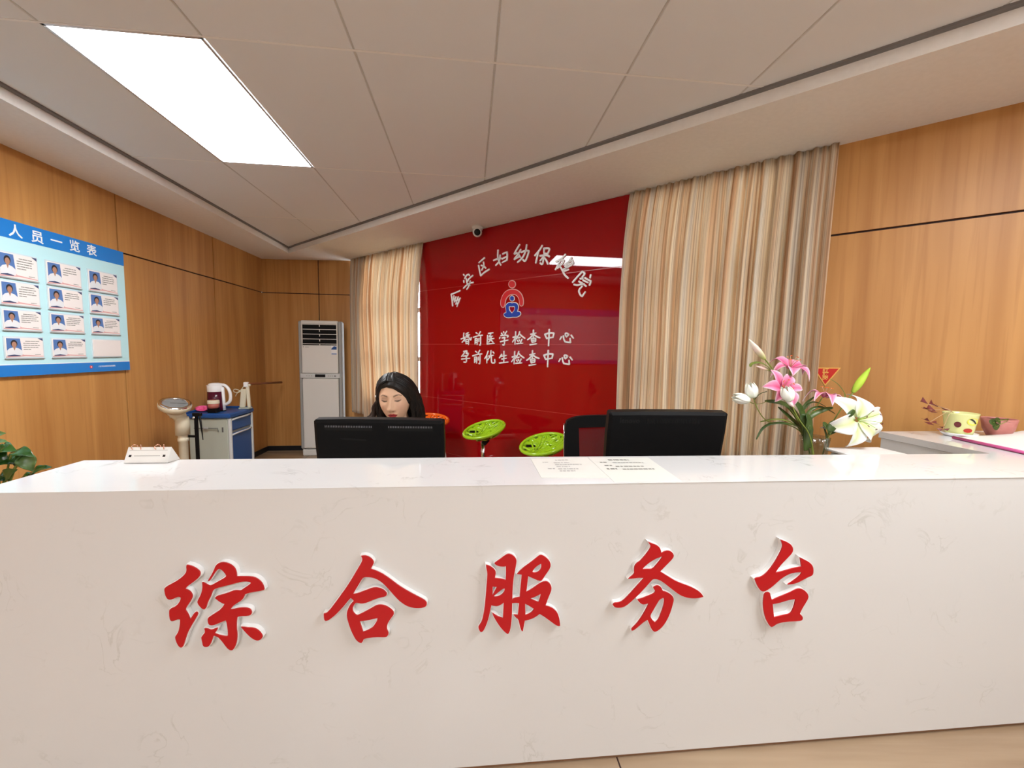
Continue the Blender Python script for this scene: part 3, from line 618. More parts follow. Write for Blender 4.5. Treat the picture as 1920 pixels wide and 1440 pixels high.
BIGLAB = {'综': 'leftmost big red character 综 with white edges on the counter front', '合': 'big red character 合 with a wide roof stroke, second on the counter front',
          '服': 'big red character 服 in the middle of the counter front', '务': 'big red character 务, fourth on the counter front', '台': 'rightmost big red character 台 on the counter front'}
FTH = 0.015
for ch, (ox, oy, k, polys) in GL.items():
    pf = FL + NC * (FTH - 0.003)
    allp = []
    for loops in polys:
        LL = []
        for L in loops:
            W = [on_plane(ox + x / k, oy + y / k, pf, NC) - FL for x, y in L]
            LL.append(smooth_loop([(w.dot(UC), w.z) for w in W], 2))
        allp.append(LL)
    cx = sum(p[0] for p in allp[0][0]) / len(allp[0][0]); zmin = min(p[1] for LL in allp for p in LL[0])
    t = thing('sign_letter', BIGLAB[ch], 'letter', CF(cx, zmin, 0.001), 0, 'red characters on the counter front')
    body, face = MB(), MB(); pl3 = lambda x, y, d: CF(x, y, d)
    for LL in allp:
        wide = [offset_loop(L, 0.0016 if i == 0 else -0.0016) for i, L in enumerate(LL)]
        body.prism(wide, 'signwhite', pl3, 0.0, FTH - 0.003); face.prism(LL, 'signred', pl3, FTH - 0.003, FTH)
    plab(body.build('letter_body', t), 'white edge of the character'); plab(face.build('letter_face', t), 'red face of the character')

# ------------------------------------------------------------------ white characters on the red glass
A, B_, C_, D_ = (835, 450, 10.287), (955, 450, 12.0), (855, 605, 16.0), (955, 605, 14.77)
ST = {
 '金': (A, 27, [[(120,1045),(215,1010),(288,975)], [(112,1045),(130,1150),(140,1275)], [(165,1075),(150,1165)], [(205,1095),(170,1200)], [(250,1095),(200,1240)], [(285,1120),(222,1285)], [(165,1125),(205,1165),(235,1250)], [(235,1160),(265,1140)]], 0, 0),
 '安': (A, 27, [[(350,662),(368,692)], [(372,745),(405,680),(455,655),(465,692)], [(530,685),(455,745),(420,810)], [(355,782),(358,822)], [(405,745),(415,840),(475,875)], [(540,818),(475,830),(420,862),(350,930)], [(480,790),(450,900),(410,955)]], 0, 0),
 '区': (A, 30, [[(755,345),(645,440)], [(640,490),(660,590),(682,690)], [(682,690),(755,620),(850,565)], [(735,425),(745,500),(700,585)], [(690,490),(740,500),(780,545)]], 0, 0),
 '妇': (A, 30, [[(1015,195),(1008,330),(1030,400),(1070,485)], [(1058,290),(1040,420),(970,490)], [(930,395),(1010,360),(1075,350)], [(1105,268),(1195,230)], [(1190,230),(1195,300),(1188,392)], [(1092,365),(1185,318)], [(1188,385),(1095,435)]], 0, 0),
 '幼': (B_, 38, [[(230,105),(160,220),(108,315)], [(115,315),(180,290)], [(255,215),(190,330),(112,425)], [(110,432),(235,370)], [(212,330),(250,390)], [(390,110),(370,250),(300,400),(180,505)], [(265,275),(370,235),(440,245)], [(440,250),(400,390),(355,490),(300,440)]], 0, 0),
 '保': (B_, 40, [[(740,125),(680,230),(570,355)], [(650,280),(620,400),(595,520)], [(780,185),(778,300)], [(780,190),(880,180),(905,210)], [(905,210),(860,310)], [(785,305),(860,305)], [(690,355),(850,335),(905,378)], [(775,330),(765,450),(745,560),(690,515)], [(750,400),(690,470)], [(785,400),(830,450),(872,545)]], 0, 0),
 '健': (B_, 38, [[(1260,325),(1180,420),(1040,490)], [(1150,450),(1095,560),(1035,670)], [(1170,455),(1235,450),(1190,530)], [(1190,530),(1120,590),(1080,640)], [(1110,560),(1180,650),(1235,780),(1325,860)], [(1250,545),(1410,450)], [(1250,590),(1440,500)], [(1260,635),(1410,560)], [(1220,660),(1330,605)], [(1215,710),(1335,665)], [(1395,400),(1310,540),(1240,690)], [(1410,450),(1435,540)]], 0, 0),
 '院': (B_, 38, [[(1640,710),(1520,840),(1420,955)], [(1640,710),(1710,755),(1640,830)], [(1640,830),(1660,870),(1590,870)], [(1830,785),(1815,855)], [(1700,850),(1760,890),(1830,920)], [(1830,920),(1825,960),(1800,1020)], [(1660,905),(1770,960)], [(1565,930),(1650,980),(1730,1040)], [(1680,985),(1600,1000),(1530,1020),(1450,1000)], [(1640,1040),(1555,1130),(1590,1230),(1635,1270)], [(1635,1270),(1710,1165)]], 0, 0),
 '婚': (C_, 34, [[(235,310),(220,440),(270,560)], [(285,440),(250,520),(180,590)], [(150,492),(290,425)], [(370,300),(300,335)], [(300,335),(315,445),(370,420)], [(315,390),(410,360)], [(350,350),(390,460),(445,540),(455,440)], [(300,500),(295,625)], [(305,512),(385,490),(370,660)], [(310,572),(370,560)], [(300,630),(365,615)]], 0, 0),
 '前': (C_, 34, [[(600,300),(645,335)], [(730,270),(680,365)], [(515,440),(660,392),(795,378)], [(575,480),(570,645)], [(580,478),(645,465),(632,660)], [(580,540),(630,530)], [(580,595),(630,587)], [(688,470),(686,570)], [(737,425),(737,680),(700,665)]], 0, 0),
 '医': (C_, 36, [[(970,325),(1110,302)], [(948,380),(932,640)], [(930,640),(1150,622)], [(1040,340),(990,435)], [(1010,422),(1095,402)], [(970,497),(1138,475)], [(1055,420),(1040,505),(975,590)], [(1045,515),(1112,592)]], 0, 0),
 '学': (C_, 36, [[(1362,315),(1392,355)], [(1425,270),(1442,312)], [(1520,258),(1455,372)], [(1318,440),(1302,482)], [(1345,388),(1530,372),(1575,408),(1530,440)], [(1380,460),(1490,432),(1440,500)], [(1452,490),(1458,680),(1395,662)], [(1330,572),(1560,522)]], 0, 0),
 '检': (D_, 34, [[(175,250),(155,600)], [(100,407),(212,372)], [(165,420),(85,540)], [(175,400),(205,442)], [(285,250),(255,350),(195,455)], [(278,300),(340,370),(432,435)], [(255,425),(305,405)], [(222,490),(250,532)], [(270,470),(287,512)], [(352,458),(300,572)], [(200,582),(370,568)]], 0, 0),
 '查': (D_, 36, [[(665,205),(660,425)], [(590,322),(735,285)], [(650,335),(580,420),(500,478)], [(670,325),(760,390),(850,422)], [(605,440),(625,542)], [(610,447),(738,420),(720,532)], [(640,492),(700,480)], [(630,540),(712,528)], [(570,612),(755,585)]], 0, 0),
 '中': (D_, 44, [[(1105,190),(1085,645)], [(985,322),(1030,432)], [(985,322),(1120,280),(1235,290)], [(1235,295),(1205,415)], [(1030,432),(1205,405)]], 0, 0),
 '心': (D_, 40, [[(1445,390),(1400,475)], [(1495,365),(1510,470),(1545,530)], [(1540,525),(1610,540),(1690,548)], [(1690,548),(1680,430)], [(1555,355),(1548,300),(1590,288),(1645,330)], [(1645,330),(1580,395)], [(1555,355),(1585,400)], [(1710,345),(1775,432)]], 0, 0),
 '孕': (C_, 36, [[(225,865),(345,835),(300,925)], [(300,925),(375,905),(345,990)], [(262,880),(230,940),(165,1020)], [(222,1012),(325,985),(300,1060)], [(165,1092),(410,1068)], [(308,1040),(312,1195),(230,1180)]], 0, 0),
 '优': (C_, 36, [[(965,855),(925,980),(858,1085)], [(928,1000),(922,1212)], [(1050,840),(1035,1000),(950,1125)], [(980,1002),(1122,975)], [(1060,1010),(1060,1195),(1105,1208)], [(1100,1208),(1175,1205),(1158,1100)], [(1108,878),(1138,922)]], 0, 0),
 '生': (C_, 38, [[(1372,948),(1300,1062)], [(1345,1012),(1512,982)], [(1440,858),(1430,1192)], [(1372,1092),(1512,1068)], [(1300,1210),(1560,1182)]], 0, 0),
}
PG = C2 + NR * (DG + 0.006)
def wall_letter(ch, label, dx=0, dy=0, group=None):
    (ox, oy, k), w, strokes, _, _ = ST[ch]
    body = MB(); zmin = 9; cs = []
    polys = []
    for sp in strokes:
        P = []
        for x, y in sp:
            q = on_plane(ox + (x + dx) / k, oy + (y + dy) / k, PG, NR) - C2; P.append((q.dot(ER), q.z))
        cs += P
    cx = sum(p[0] for p in cs) / len(cs); zmin = min(p[1] for p in cs)
    p0 = on_plane(ox + (strokes[0][0][0]) / k, oy + strokes[0][0][1] / k, PG, NR)
    px = (p0 - EYE).dot(fw) / FPX
    for sp in strokes:
        P = []
        for x, y in sp:
            q = on_plane(ox + (x + dx) / k, oy + (y + dy) / k, PG, NR) - C2; P.append((q.dot(ER), q.z))
        L = ribbon(P, w / k * px * 1.12)
        if area2(L) < 0: L = L[::-1]
        body.prism([L], 'signwhite', lambda x, y, d: WR(x, y, d), DG, DG + 0.008)
    oo = body.build('wall_letter'); tag(oo, label, 'letter', group); return oo
arc = 'white characters in an arc on the red glass'
for ch, lb in (('金', 'white character 金 at the lower left start of the arc on the red glass'), ('安', 'white character 安, second of the arc on the red glass'), ('区', 'white character 区, third of the arc on the red glass'), ('妇', 'white character 妇, fourth of the arc on the red glass'),
               ('幼', 'white character 幼 at the top of the arc on the red glass'), ('保', 'white character 保 just right of the arc top on the red glass'), ('健', 'white character 健 crossed by the light reflection on the red glass'), ('院', 'white character 院 at the lower right end of the arc')):
    wall_letter(ch, lb, group=arc)
g1, g2 = 'white characters in the upper line on the red glass', 'white characters in the lower line on the red glass'
for ch in '婚前医学检查中心': wall_letter(ch, 'white character %s in the upper straight line of text on the red glass' % ch, group=g1)
for ch, dx, dy in (('孕', 0, 0), ('前', -17, 558), ('优', 0, 0), ('生', 0, 0), ('检', -25, 545), ('查', -25, 570), ('中', -28, 580), ('心', -30, 605)):
    wall_letter(ch, 'white character %s in the lower straight line of text on the red glass' % ch, dx, dy, g2)

# ------------------------------------------------------------------ mother and child emblem
def emb(L): return [(lambda q: (q.dot(ER), q.z))(on_plane(925 + x / 16, 515 + y / 16, PG, NR) - C2) for x, y in L]
def ell(cx, cy, rx, ry, n=28): return [(cx + rx * math.cos(2 * PI * i / n), cy + ry * math.sin(2 * PI * i / n)) for i in range(n)]
archL = [(212,850),(225,740),(270,620),(350,510),(450,445),(560,425),(680,435),(790,500),(865,600),(905,730),(912,850),(895,920),(850,955),(805,945),(780,890),(775,790),(745,690),(690,625),(610,595),(520,605),(440,660),(380,740),(365,830),(350,930),(320,985),(285,997),(245,975),(220,920)]
bodyL = [(360,960),(385,880),(450,830),(520,820),(562,840),(610,825),(680,830),(735,870),(762,940),(755,1020),(735,1095),(780,1090),(825,1130),(830,1190),(790,1245),(710,1285),(630,1285),(562,1285),(500,1300),(400,1300),(330,1260),(305,1200),(320,1150),(380,1130),(375,1050)]
heartL = [(480,970),(520,965),(562,972),(600,960),(635,970),(640,1030),(610,1090),(560,1140),(510,1090),(480,1030)]
te = thing('emblem', 'red and blue mother and child emblem on the red glass above the text lines', 'emblem', WR(2.80, 1.76, DG))
def emb_part(name, outer, m, mo, hole=None):
    e = [smooth_loop(emb(outer), 2)] + ([smooth_loop(emb(hole), 2)] if hole else [])
    b = MB(); fn = lambda x, y, d: WR(x, y, d)
    b.prism(e, mo, fn, DG, DG + 0.007); inner = [offset_loop(L, -0.0058 if i == 0 else 0.0052) for i, L in enumerate(e)]
    b.prism(inner, m, fn, DG + 0.007, DG + 0.009); b.build(name, te)
emb_part('mother_head', ell(562, 287, 108, 122), 'emred', 'empink'); emb_part('mother_arms', archL, 'emred', 'empink')
emb_part('child_head', ell(562, 713, 74, 90), 'emblue', 'signwhite'); emb_part('child_body', bodyL, 'emblue', 'signwhite', heartL)

# ------------------------------------------------------------------ staff board on the left wall
S1b, Z0b, Z1b = -2.293, 1.248, 2.201
bd = thing('notice_board', 'pale blue staff board with a bright blue heading on the left wood wall', 'board', WL(-3.0, Z0b, 0.003))
S0b = -4.55; D0 = 0.004; D1 = 0.022
b = MB(); b.box(WL((S0b + S1b) / 2, (Z0b + Z1b) / 2, (D0 + D1) / 2), S1b - S0b, Z1b - Z0b, D1 - D0, 'board', UL, Z, NL); b.build('board_sheet', bd)
b = MB(); b.box(WL((S0b + S1b) / 2, (2.092 + Z1b) / 2, D1 + 0.0008), S1b - S0b, Z1b - 2.092, 0.0016, 'boardblue', UL, Z, NL); hb = b.build('header_band', bd)
b = MB(); b.box(WL((S0b + S1b) / 2, (1.318 + Z0b) / 2, D1 + 0.0008), S1b - S0b, 1.318 - Z0b, 0.0016, 'boardblue', UL, Z, NL)
b.box(WL((S0b + S1b) / 2, 1.320, D1 + 0.0008), S1b - S0b, 0.004, 0.0016, 'boardwhite', UL, Z, NL); b.build('footer_band', bd)
pb = K + NL * (D1 + 0.002)
for ch, (x, y) in zip('人员一览表', ((29, 435), (70, 446), (106, 454), (140, 463), (172, 471))):
    p = on_plane(x, y, pb, NL)
    text_mesh('heading_character', ch, 0.082, 'boardwhite', frame(p, UL, Z, NL), bd, 0.0006, 0.0012)
text_mesh('footer_text', '六安市金安区妇幼保健院', 0.0135, 'boardwhite', frame(on_plane(201, 686.5, pb, NL), UL, Z, NL), bd, 0.0004)
b = MB(); pq = on_plane(171, 688, pb, NL); qq = pq - K
b.prism([ell(qq.dot(UL), qq.z, 0.012, 0.012, 16)], 'emred', lambda x, y, d: WL(x, y, d), D1 + 0.0016, D1 + 0.003)
b.prism([ell(qq.dot(UL), qq.z, 0.005, 0.005, 12)], 'boardwhite', lambda x, y, d: WL(x, y, d), D1 + 0.003, D1 + 0.0036); b.build('footer_logo', bd)
# cards: corners read off as (left, right, top, bottom) rows
def bpos(x, y):
    q = on_plane(x, y, pb, NL) - K; return q.dot(UL), q.z
rows = [(('-8', 474), (64, 522)), ]
xsL = [0, 87, 165]; xsR = [65.5, 148.5, 217]
cols_s = []
for xl, xr in ((4, 75), (93, 155), (170, 222)):
    a = bpos(xl, 590)[0]; c = bpos(xr, 590)[0]; cols_s.append((a, c))
zr = [bpos(115, yy)[1] for yy in (495, 535, 542.5, 580, 589.5, 622, 635.5, 669)]
rowsz = [(zr[1], zr[0]), (zr[3], zr[2]), (zr[5], zr[4]), (zr[7], zr[6])]
colw = 0.235
rname = ['top row', 'second row', 'third row', 'bottom row']; cname = ['left column', 'middle column', 'right column']
rnd = random.Random(5)
for r_ in range(4):
    for c_ in range(3):
        s0, s1 = cols_s[c_]; z0, z1 = rowsz[r_]
        blank = (r_ == 3 and c_ == 2)
        lb = ('blank white card at the bottom right corner of the staff board' if blank else 'staff card with a portrait in the %s, visible %s of the staff board' % (rname[r_], cname[c_]))
        t = thing('staff_card', lb, 'card', WL((s0 + s1) / 2, z0, D1), 0, 'portrait cards on the staff board')
        H = z1 - z0; Wd = s1 - s0
        b = MB(); b.box(WL((s0 + s1) / 2, (z0 + z1) / 2, D1 + 0.0015), Wd + 0.014, H + 0.016, 0.003, 'acryl', UL, Z, NL); b.build('acrylic_holder', t)
        b = MB(); b.box(WL((s0 + s1) / 2, (z0 + z1) / 2, D1 + 0.004), Wd, H, 0.002, 'card' if not blank else 'grey', UL, Z, NL)
        if blank: b.m = [b.mi('card')] * len(b.m)
        b.build('card_sheet', t)
        b = MB(); b.box(WL((s0 + s1) / 2, z0 - 0.007, D1 + 0.006), Wd + 0.01, 0.005, 0.006, 'grey', UL, Z, NL); b.build('holder_ledge', t)
        if blank: continue
        P = lambda u, v, d: WL(s0 + u * Wd, z0 + v * H, D1 + 0.005 + d)
        b = MB(); fn = lambda x, y, d: P(x, y, d); male = 0
        b.prism([[(0.03, 0.24), (0.42, 0.24), (0.38, 0.96), (0.03, 0.96)]], 'photoblue', fn, 0, 0.0006)
        b.prism([[(0.03, 0.12), (0.42, 0.12), (0.42, 0.34), (0.33, 0.46), (0.24, 0.50), (0.18, 0.50), (0.09, 0.45), (0.03, 0.34)]], 'coatp', fn, 0.0006, 0.0009)
        b.prism([[(0.185, 0.52), (0.25, 0.52), (0.225, 0.38), (0.215, 0.36)]], 'skinp', fn, 0.0009, 0.0012)
        b.prism([ell(0.218, 0.70, 0.085, 0.18, 18)], 'hairp', fn, 0.0009, 0.0012); b.prism([ell(0.218, 0.645, 0.062, 0.145, 18)], 'skinp', fn, 0.0012, 0.0015)
        b.build('portrait', t)
        b = MB(); yy = 0.83; n_ = rnd.choice((4, 5, 5))
        for q in range(n_):
            x0 = 0.52 if q == 0 else 0.46; x1 = rnd.uniform(0.85, 0.93) if q < n_ - 1 else rnd.uniform(0.6, 0.75)
            while x0 < x1 - 0.02:
                w = rnd.uniform(0.05, 0.16); b.prism([[(x0, yy - 0.018), (min(x0 + w, x1), yy - 0.018), (min(x0 + w, x1), yy + 0.02), (x0, yy + 0.02)]], 'ink', fn, 0, 0.0006); x0 += w + 0.012
            yy -= 0.105
        b.build('printed_text', t)
        b = MB(); b.prism([[(0.76, 0.13), (0.92, 0.13), (0.92, 0.155), (0.76, 0.155)]], 'ink', fn, 0.0, 0.0008); b.build('small_print', t)
        b = MB(); b.prism([[(0.0, 0.0), (0.5, 0.07), (1.0, 0.03), (1.0, 0.06), (0.7, 0.10), (0.45, 0.13), (0.42, 0.18), (0.42, 0.10), (0.0, 0.05)]], 'cardpink', fn, 0, 0.0007)
        b.prism([[(0.03, 0.10), (0.2, 0.15), (0.36, 0.10), (0.36, 0.07), (0.03, 0.07)]], 'cardline', fn, 0.0012, 0.0016)
        b.prism([[(0.86, 1.0), (1.0, 1.0), (1.0, 0.86)]], 'cardline', fn, 0, 0.0008); b.build('printed_border', t)

# ================================================================== THINGS
# ------------------------------------------------------------------ floor standing air conditioner
cA = WB(0.850, 0, 0.20)
t = thing('air_conditioner', 'tall white and grey floor standing air conditioner in the back corner', 'air conditioner', cA, R(90 - 83.995))
def AC(s, z, d): return cA + UB * s + NB * d + Z * z
AW, AH = 0.555, 1.815
b = MB(); b.box(AC(0, (0.07 + AH) / 2, -0.02), AW - 0.13, AH - 0.07, 0.28, 'grey', UB, Z, NB, bev=0.012); b.build('casing', t)
for s_ in (-1, 1):
    b = MB(); b.box(AC(s_ * (AW / 2 - 0.025), (0.09 + AH - 0.005) / 2, 0.07), 0.05, AH - 0.10, 0.12, 'grey', UB, Z, NB, bev=0.02)
    b.m = [b.mi('grey')] * len(b.m); b.build('side_column', t)
fz = 0.135
b = MB(); b.box(AC(0, 0.58, fz - 0.004), AW - 0.095, 0.94, 0.03, 'offwhite', UB, Z, NB, bev=0.008); b.build('lower_panel', t)
b = MB(); b.box(AC(0, 1.305, fz - 0.004), AW - 0.095, 0.37, 0.03, 'offwhite', UB, Z, NB, bev=0.006)
b.box(AC(0, AH - 0.025, fz - 0.004), AW - 0.095, 0.045, 0.03, 'offwhite', UB, Z, NB, bev=0.006)
for s_ in (-1, 1): b.box(AC(s_ * (AW / 2 - 0.055), 1.63, fz - 0.004), 0.012, 0.30, 0.03, 'offwhite', UB, Z, NB)
b.build('upper_panel', t)
b = MB(); b.box(AC(0, 1.085, fz - 0.004), AW - 0.05, 0.062, 0.034, 'grey', UB, Z, NB, bev=0.004); b.m = [b.mi('cartlight')] * len(b.m); cp = b.build('control_strip', t)
b = MB(); b.box(AC(0.0, 1.087, fz + 0.0145), 0.13, 0.036, 0.003, 'black', UB, Z, NB); b.build('display', cp) if False else b.build('display', t)
for s_ in (-0.17, -0.14, -0.11, 0.105, 0.13, 0.155, 0.19):
    b = MB(); b.box(AC(s_, 1.085, fz + 0.0145), 0.012 if s_ < 0.18 else 0.02, 0.010, 0.003, 'grey' if s_ < 0.18 else 'black', UB, Z, NB); b.build('button', t)
b = MB(); b.box(AC(0, 1.635, fz - 0.014), AW - 0.115, 0.285, 0.02, 'slot', UB, Z, NB); b.build('air_outlet', t)
for k_ in range(5):
    b = MB(); zz = 1.762 - k_ * 0.0635
    b.box(AC(0, zz, fz - 0.004), AW - 0.118, 0.007, 0.020, 'offwhite', UB, Z, NB)
    b.box(AC(0.0, zz - 0.015, fz + 0.002), 0.008, 0.03, 0.004, 'offwhite', UB, Z, NB); b.build('louver', t)
b = MB(); b.box(AC(AW / 2 - 0.095, 1.425, fz + 0.0125), 0.068, 0.115, 0.001, 'white', UB, Z, NB)
b.prism([[(-0.034, 0.0), (0.034, 0.0), (0.034, 0.04), (0.0, 0.045), (-0.034, 0.012)]], 'cartblue', lambda x, y, d: AC(AW / 2 - 0.095 + x, 1.435 + y, fz + 0.0135 + d), 0, 0.0006)
b.box(AC(AW / 2 - 0.095, 1.378, fz + 0.0134), 0.066, 0.012, 0.001, 'photoblue', UB, Z, NB); plab(b.build('energy_sticker', t), 'blue and white energy sticker')
b = MB(); b.box(AC(0, 0.045, 0.0), AW - 0.04, 0.09, 0.25, 'offwhite', UB, Z, NB, bev=0.01); b.build('base', t)
b = MB(); b.box(AC(-0.16, 1.465, fz + 0.0125), 0.045, 0.008, 0.001, 'grey', UB, Z, NB); b.box(AC(-0.205, 1.466, fz + 0.0125), 0.012, 0.012, 0.001, 'grey', UB, Z, NB); b.build('maker_mark', t)

# ------------------------------------------------------------------ bedside cart with a blue top
cK = Vector((-3.015, 4.235, 0)); cK = K + UL * -1.455 + NL * 0.228
ex, ey = UB, UL
def CK(x, y, z): return cK + ex * x + ey * y + Z * z
t = thing('medical_cart', 'grey bedside cart with blue top and blue drawers against the left wall', 'cart', cK, R(90 - 83.995))
CW, CD, CH = 0.405, 0.44, 0.785
b = MB(); b.box(CK(0, 0, (0.09 + CH - 0.05) / 2), CW - 0.03, CD - 0.02, CH - 0.14, 'cartgrey', ex, ey, bev=0.012); b.build('body', t)
b = MB(); b.box(CK(0, 0, CH - 0.025), CW + 0.03, CD + 0.03, 0.05, 'cartblue', ex, ey, bev=0.014)
for (px_, py_, sx_, sy_) in ((0, CD / 2, CW, 0.018), (-CW / 2, 0, 0.018, CD)): b.box(CK(px_, py_, CH + 0.006), sx_, sy_, 0.022, 'cartblue', ex, ey, bev=0.006)
b.build('blue_top', t)
b = MB(); b.box(CK(CW / 2 - 0.010, 0, CH - 0.125), 0.03, CD - 0.07, 0.12, 'cartblue', ex, ey, bev=0.012); dr = b.build('drawer', t)
b = MB(); b.box(CK(CW / 2 - 0.010, 0, (CH - 0.21 + 0.13) / 2), 0.03, CD - 0.07, CH - 0.34, 'cartblue', ex, ey, bev=0.012); b.build('door', t)
for zz in (CH - 0.063, CH - 0.215):
    b = MB(); b.tube([CK(CW / 2 + 0.004, -CD / 2 + 0.04, zz - 0.008), CK(CW / 2 + 0.016, -0.08, zz), CK(CW / 2 + 0.016, 0.08, zz), CK(CW / 2 + 0.004, CD / 2 - 0.04, zz + 0.004)], 0.009, 'cartlight', 8)
    b.build('handle_rail', t)
for y_ in (-1, 1):
    b = MB(); b.box(CK(CW / 2 - 0.002, y_ * (CD / 2 - 0.02), (0.09 + CH - 0.05) / 2), 0.03, 0.03, CH - 0.14, 'cartlight', ex, ey, bev=0.008); b.build('corner_post', t)
b = MB(); b.tube([CK(-0.12, -CD / 2 - 0.008, CH - 0.145), CK(0.10, -CD / 2 - 0.010, CH - 0.145), CK(0.105, -CD / 2 - 0.010, CH - 0.18)], 0.004, 'greyd', 6); b.build('towel_rail', t)
b = MB(); b.box(CK(-0.01, -CD / 2 - 0.014, CH - 0.143), 0.045, 0.014, 0.024, 'grey', ex, ey, bev=0.006); b.build('rail_clip', t)
b = MB(); b.box(CK(0.135, -CD / 2 + 0.009, CH - 0.165), 0.014, 0.004, 0.05, 'greyd', ex, ey); b.build('vent_mark', t)
for i in (-1, 1):
    for j in (-1, 1):
        b = MB(); q = CK(i * (CW / 2 - 0.05), j * (CD / 2 - 0.05), 0.035); b.lathe([(0, -0.012), (0.034, -0.012), (0.034, 0.012), (0, 0.012)], 'greyd', q, ex, 16); b.box(q + Z * 0.035, 0.03, 0.03, 0.045, 'cartlight', ex, ey); b.build('castor', t)
TOPK = CH
# kettle
q0 = at(408, 772, 4.2); kx = CK(-0.035, 0.015, TOPK)
kx = at_z(406, 770.5, TOPK)
t = thing('electric_kettle', 'maroon electric kettle with white lid and white handle on the blue cart', 'kettle', kx)
rr = 0.077
b = MB(); b.lathe([(0, 0.004), (rr * 1.05, 0.004), (rr * 1.04, 0.05), (rr * 0.97, 0.13), (rr * 0.93, 0.205), (0, 0.205)], 'maroon', kx, n=36); b.build('body', t)
b = MB(); b.lathe([(rr * 0.95, 0.205), (rr * 0.96, 0.262), (rr * 0.90, 0.270), (0, 0.272)], 'white', kx, n=36)
b.add([kx + v for v in (Vector((-rr * 0.80, -0.02, 0.215)), Vector((-rr * 0.80, 0.02, 0.215)), Vector((-rr * 1.28, 0, 0.268)), Vector((-rr * 0.6, -0.045, 0.268)), Vector((-rr * 0.6, 0.045, 0.268)))], [(0, 2, 3), (1, 4, 2), (0, 1, 2), (2, 4, 3)], 'white'); b.build('collar', t)
b = MB(); b.lathe([(rr * 0.82, 0.272), (rr * 0.78, 0.284), (rr * 0.4, 0.292), (0, 0.293)], 'white', kx, n=32); b.build('lid', t)
b = MB(); hp = smooth3([kx + Vector((rr * 0.75, 0, 0.272)), kx + Vector((rr * 1.35, 0, 0.27)), kx + Vector((rr * 1.95, 0, 0.21)), kx + Vector((rr * 1.98, 0, 0.11)), kx + Vector((rr * 1.5, 0, 0.075)), kx + Vector((rr * 1.05, 0, 0.068))], 2)
b.tube(hp, 0.0155, 'white', 10); b.tube([kx + Vector((rr * 0.93, 0, 0.25)), kx + Vector((rr * 1.02, 0, 0.10)), kx + Vector((rr * 1.07, 0, 0.01))], 0.016, 'white', 8); b.build('handle', t)
b = MB(); b.lathe([(0, 0), (rr * 1.08, 0), (rr * 1.08, 0.012), (0, 0.012)], 'black', kx + Z * 0.0002, n=32); b.build('base', t)
# jar on a dark box in front of the kettle, pink cloth beside it
jx = at_z(401, 773.6, TOPK)
t = thing('dark_box', 'small dark box under a pink jar on the blue cart', 'box', jx)
b = MB(); b.box(jx + Z * 0.020, 0.088, 0.06, 0.04, 'maroon', bev=0.004); b.m = [b.mi('black')] * len(b.m); b.build('box_body', t)
b = MB(); b.box(jx + Z * 0.0405, 0.09, 0.062, 0.004, 'black', bev=0.001); b.build('box_lid', t)
j2 = jx + Z * 0.0427
t = thing('jar', 'small dusty pink jar with a cream lid in front of the kettle', 'jar', j2)
b = MB(); b.lathe([(0, 0), (0.036, 0), (0.047, 0.012), (0.050, 0.05), (0, 0.05)], 'jarpink', j2, n=28); b.build('jar_body', t)
b = MB(); b.lathe([(0.052, 0.050), (0.052, 0.078), (0.048, 0.084), (0, 0.085)], 'cream', j2, n=28); b.build('lid', t)
b = MB(); b.lathe([(0, 0.0851), (0.022, 0.085), (0.02, 0.088), (0, 0.089)], 'jarpink', j2, n=18); b.build('lid_badge', t)
pk_ = at_z(381, 771.5, TOPK)
b = MB()
b.grid(lambda u, v: pk_ + Vector(((0.085 * math.cos(2 * PI * u) * math.sin(PI * v)) * (1 + 0.25 * math.sin(6 * PI * u)), 0.05 * math.sin(2 * PI * u) * math.sin(PI * v), 0.004 + 0.024 * (1 - math.cos(PI * v)) * (0.8 + 0.4 * math.sin(4 * PI * u + 1)))), 30, 12, 'pinkcloth')
tag(b.build('pink_cloth'), 'crumpled bright pink cloth at the left end of the blue cart top', 'cloth')

# cream stand with cable and brown rod behind the cart
sx0 = CK(0.185, 0.13, TOPK)
t = thing('instrument_stand', 'cream instrument stand with a looped cable on the right back of the blue cart', 'stand', sx0)
b = MB(); b.box(sx0 + Z * 0.008 + UB * -0.005, 0.11, 0.07, 0.016, 'cartgrey', UB, UL, bev=0.004); b.build('foot_plate', t)
b = MB(); b.box(sx0 + UB * -0.022 + Z * 0.115, 0.055, 0.03, 0.20, 'cream', UB, UL, (Z + UB * 0.12).normalized(), bev=0.006); b.build('front_post', t)
b = MB(); b.box(sx0 + UB * 0.030 + Z * 0.135, 0.030, 0.03, 0.24, 'cream', UB, UL, (Z - UB * 0.05).normalized(), bev=0.006); b.build('rear_post', t)
b = MB(); b.box(sx0 + UB * 0.012 + Z * 0.262, 0.045, 0.04, 0.055, 'white', UB, UL, bev=0.006); b.build('clamp', t)
b = MB(); b.tube([sx0 + UB * 0.03 + Z * 0.258, sx0 + UB * 0.055 + Z * 0.258], 0.012, 'cream', 10); b.build('knob', t)
b = MB(); b.tube(smooth3([sx0 + UB * -0.01 + Z * 0.25, sx0 + UB * -0.045 + Z * 0.20, sx0 + UB * -0.09 + Z * 0.17, sx0 + UB * -0.125 + Z * 0.19, sx0 + UB * -0.11 + Z * 0.215, sx0 + UB * -0.07 + Z * 0.205, sx0 + UB * -0.045 + Z * 0.19], 2), 0.004, 'cream', 6)
b.tube(smooth3([sx0 + UB * -0.045 + Z * 0.19, sx0 + UB * -0.09 + Z * 0.165, sx0 + UB * -0.10 + Z * 0.135], 1), 0.004, 'cream', 6); b.build('cable', t)
rp0 = sx0 + UB * 0.036 + Z * 0.270; rp1 = on_plane(528, 717, WB(0, 0, 0.12), NB)
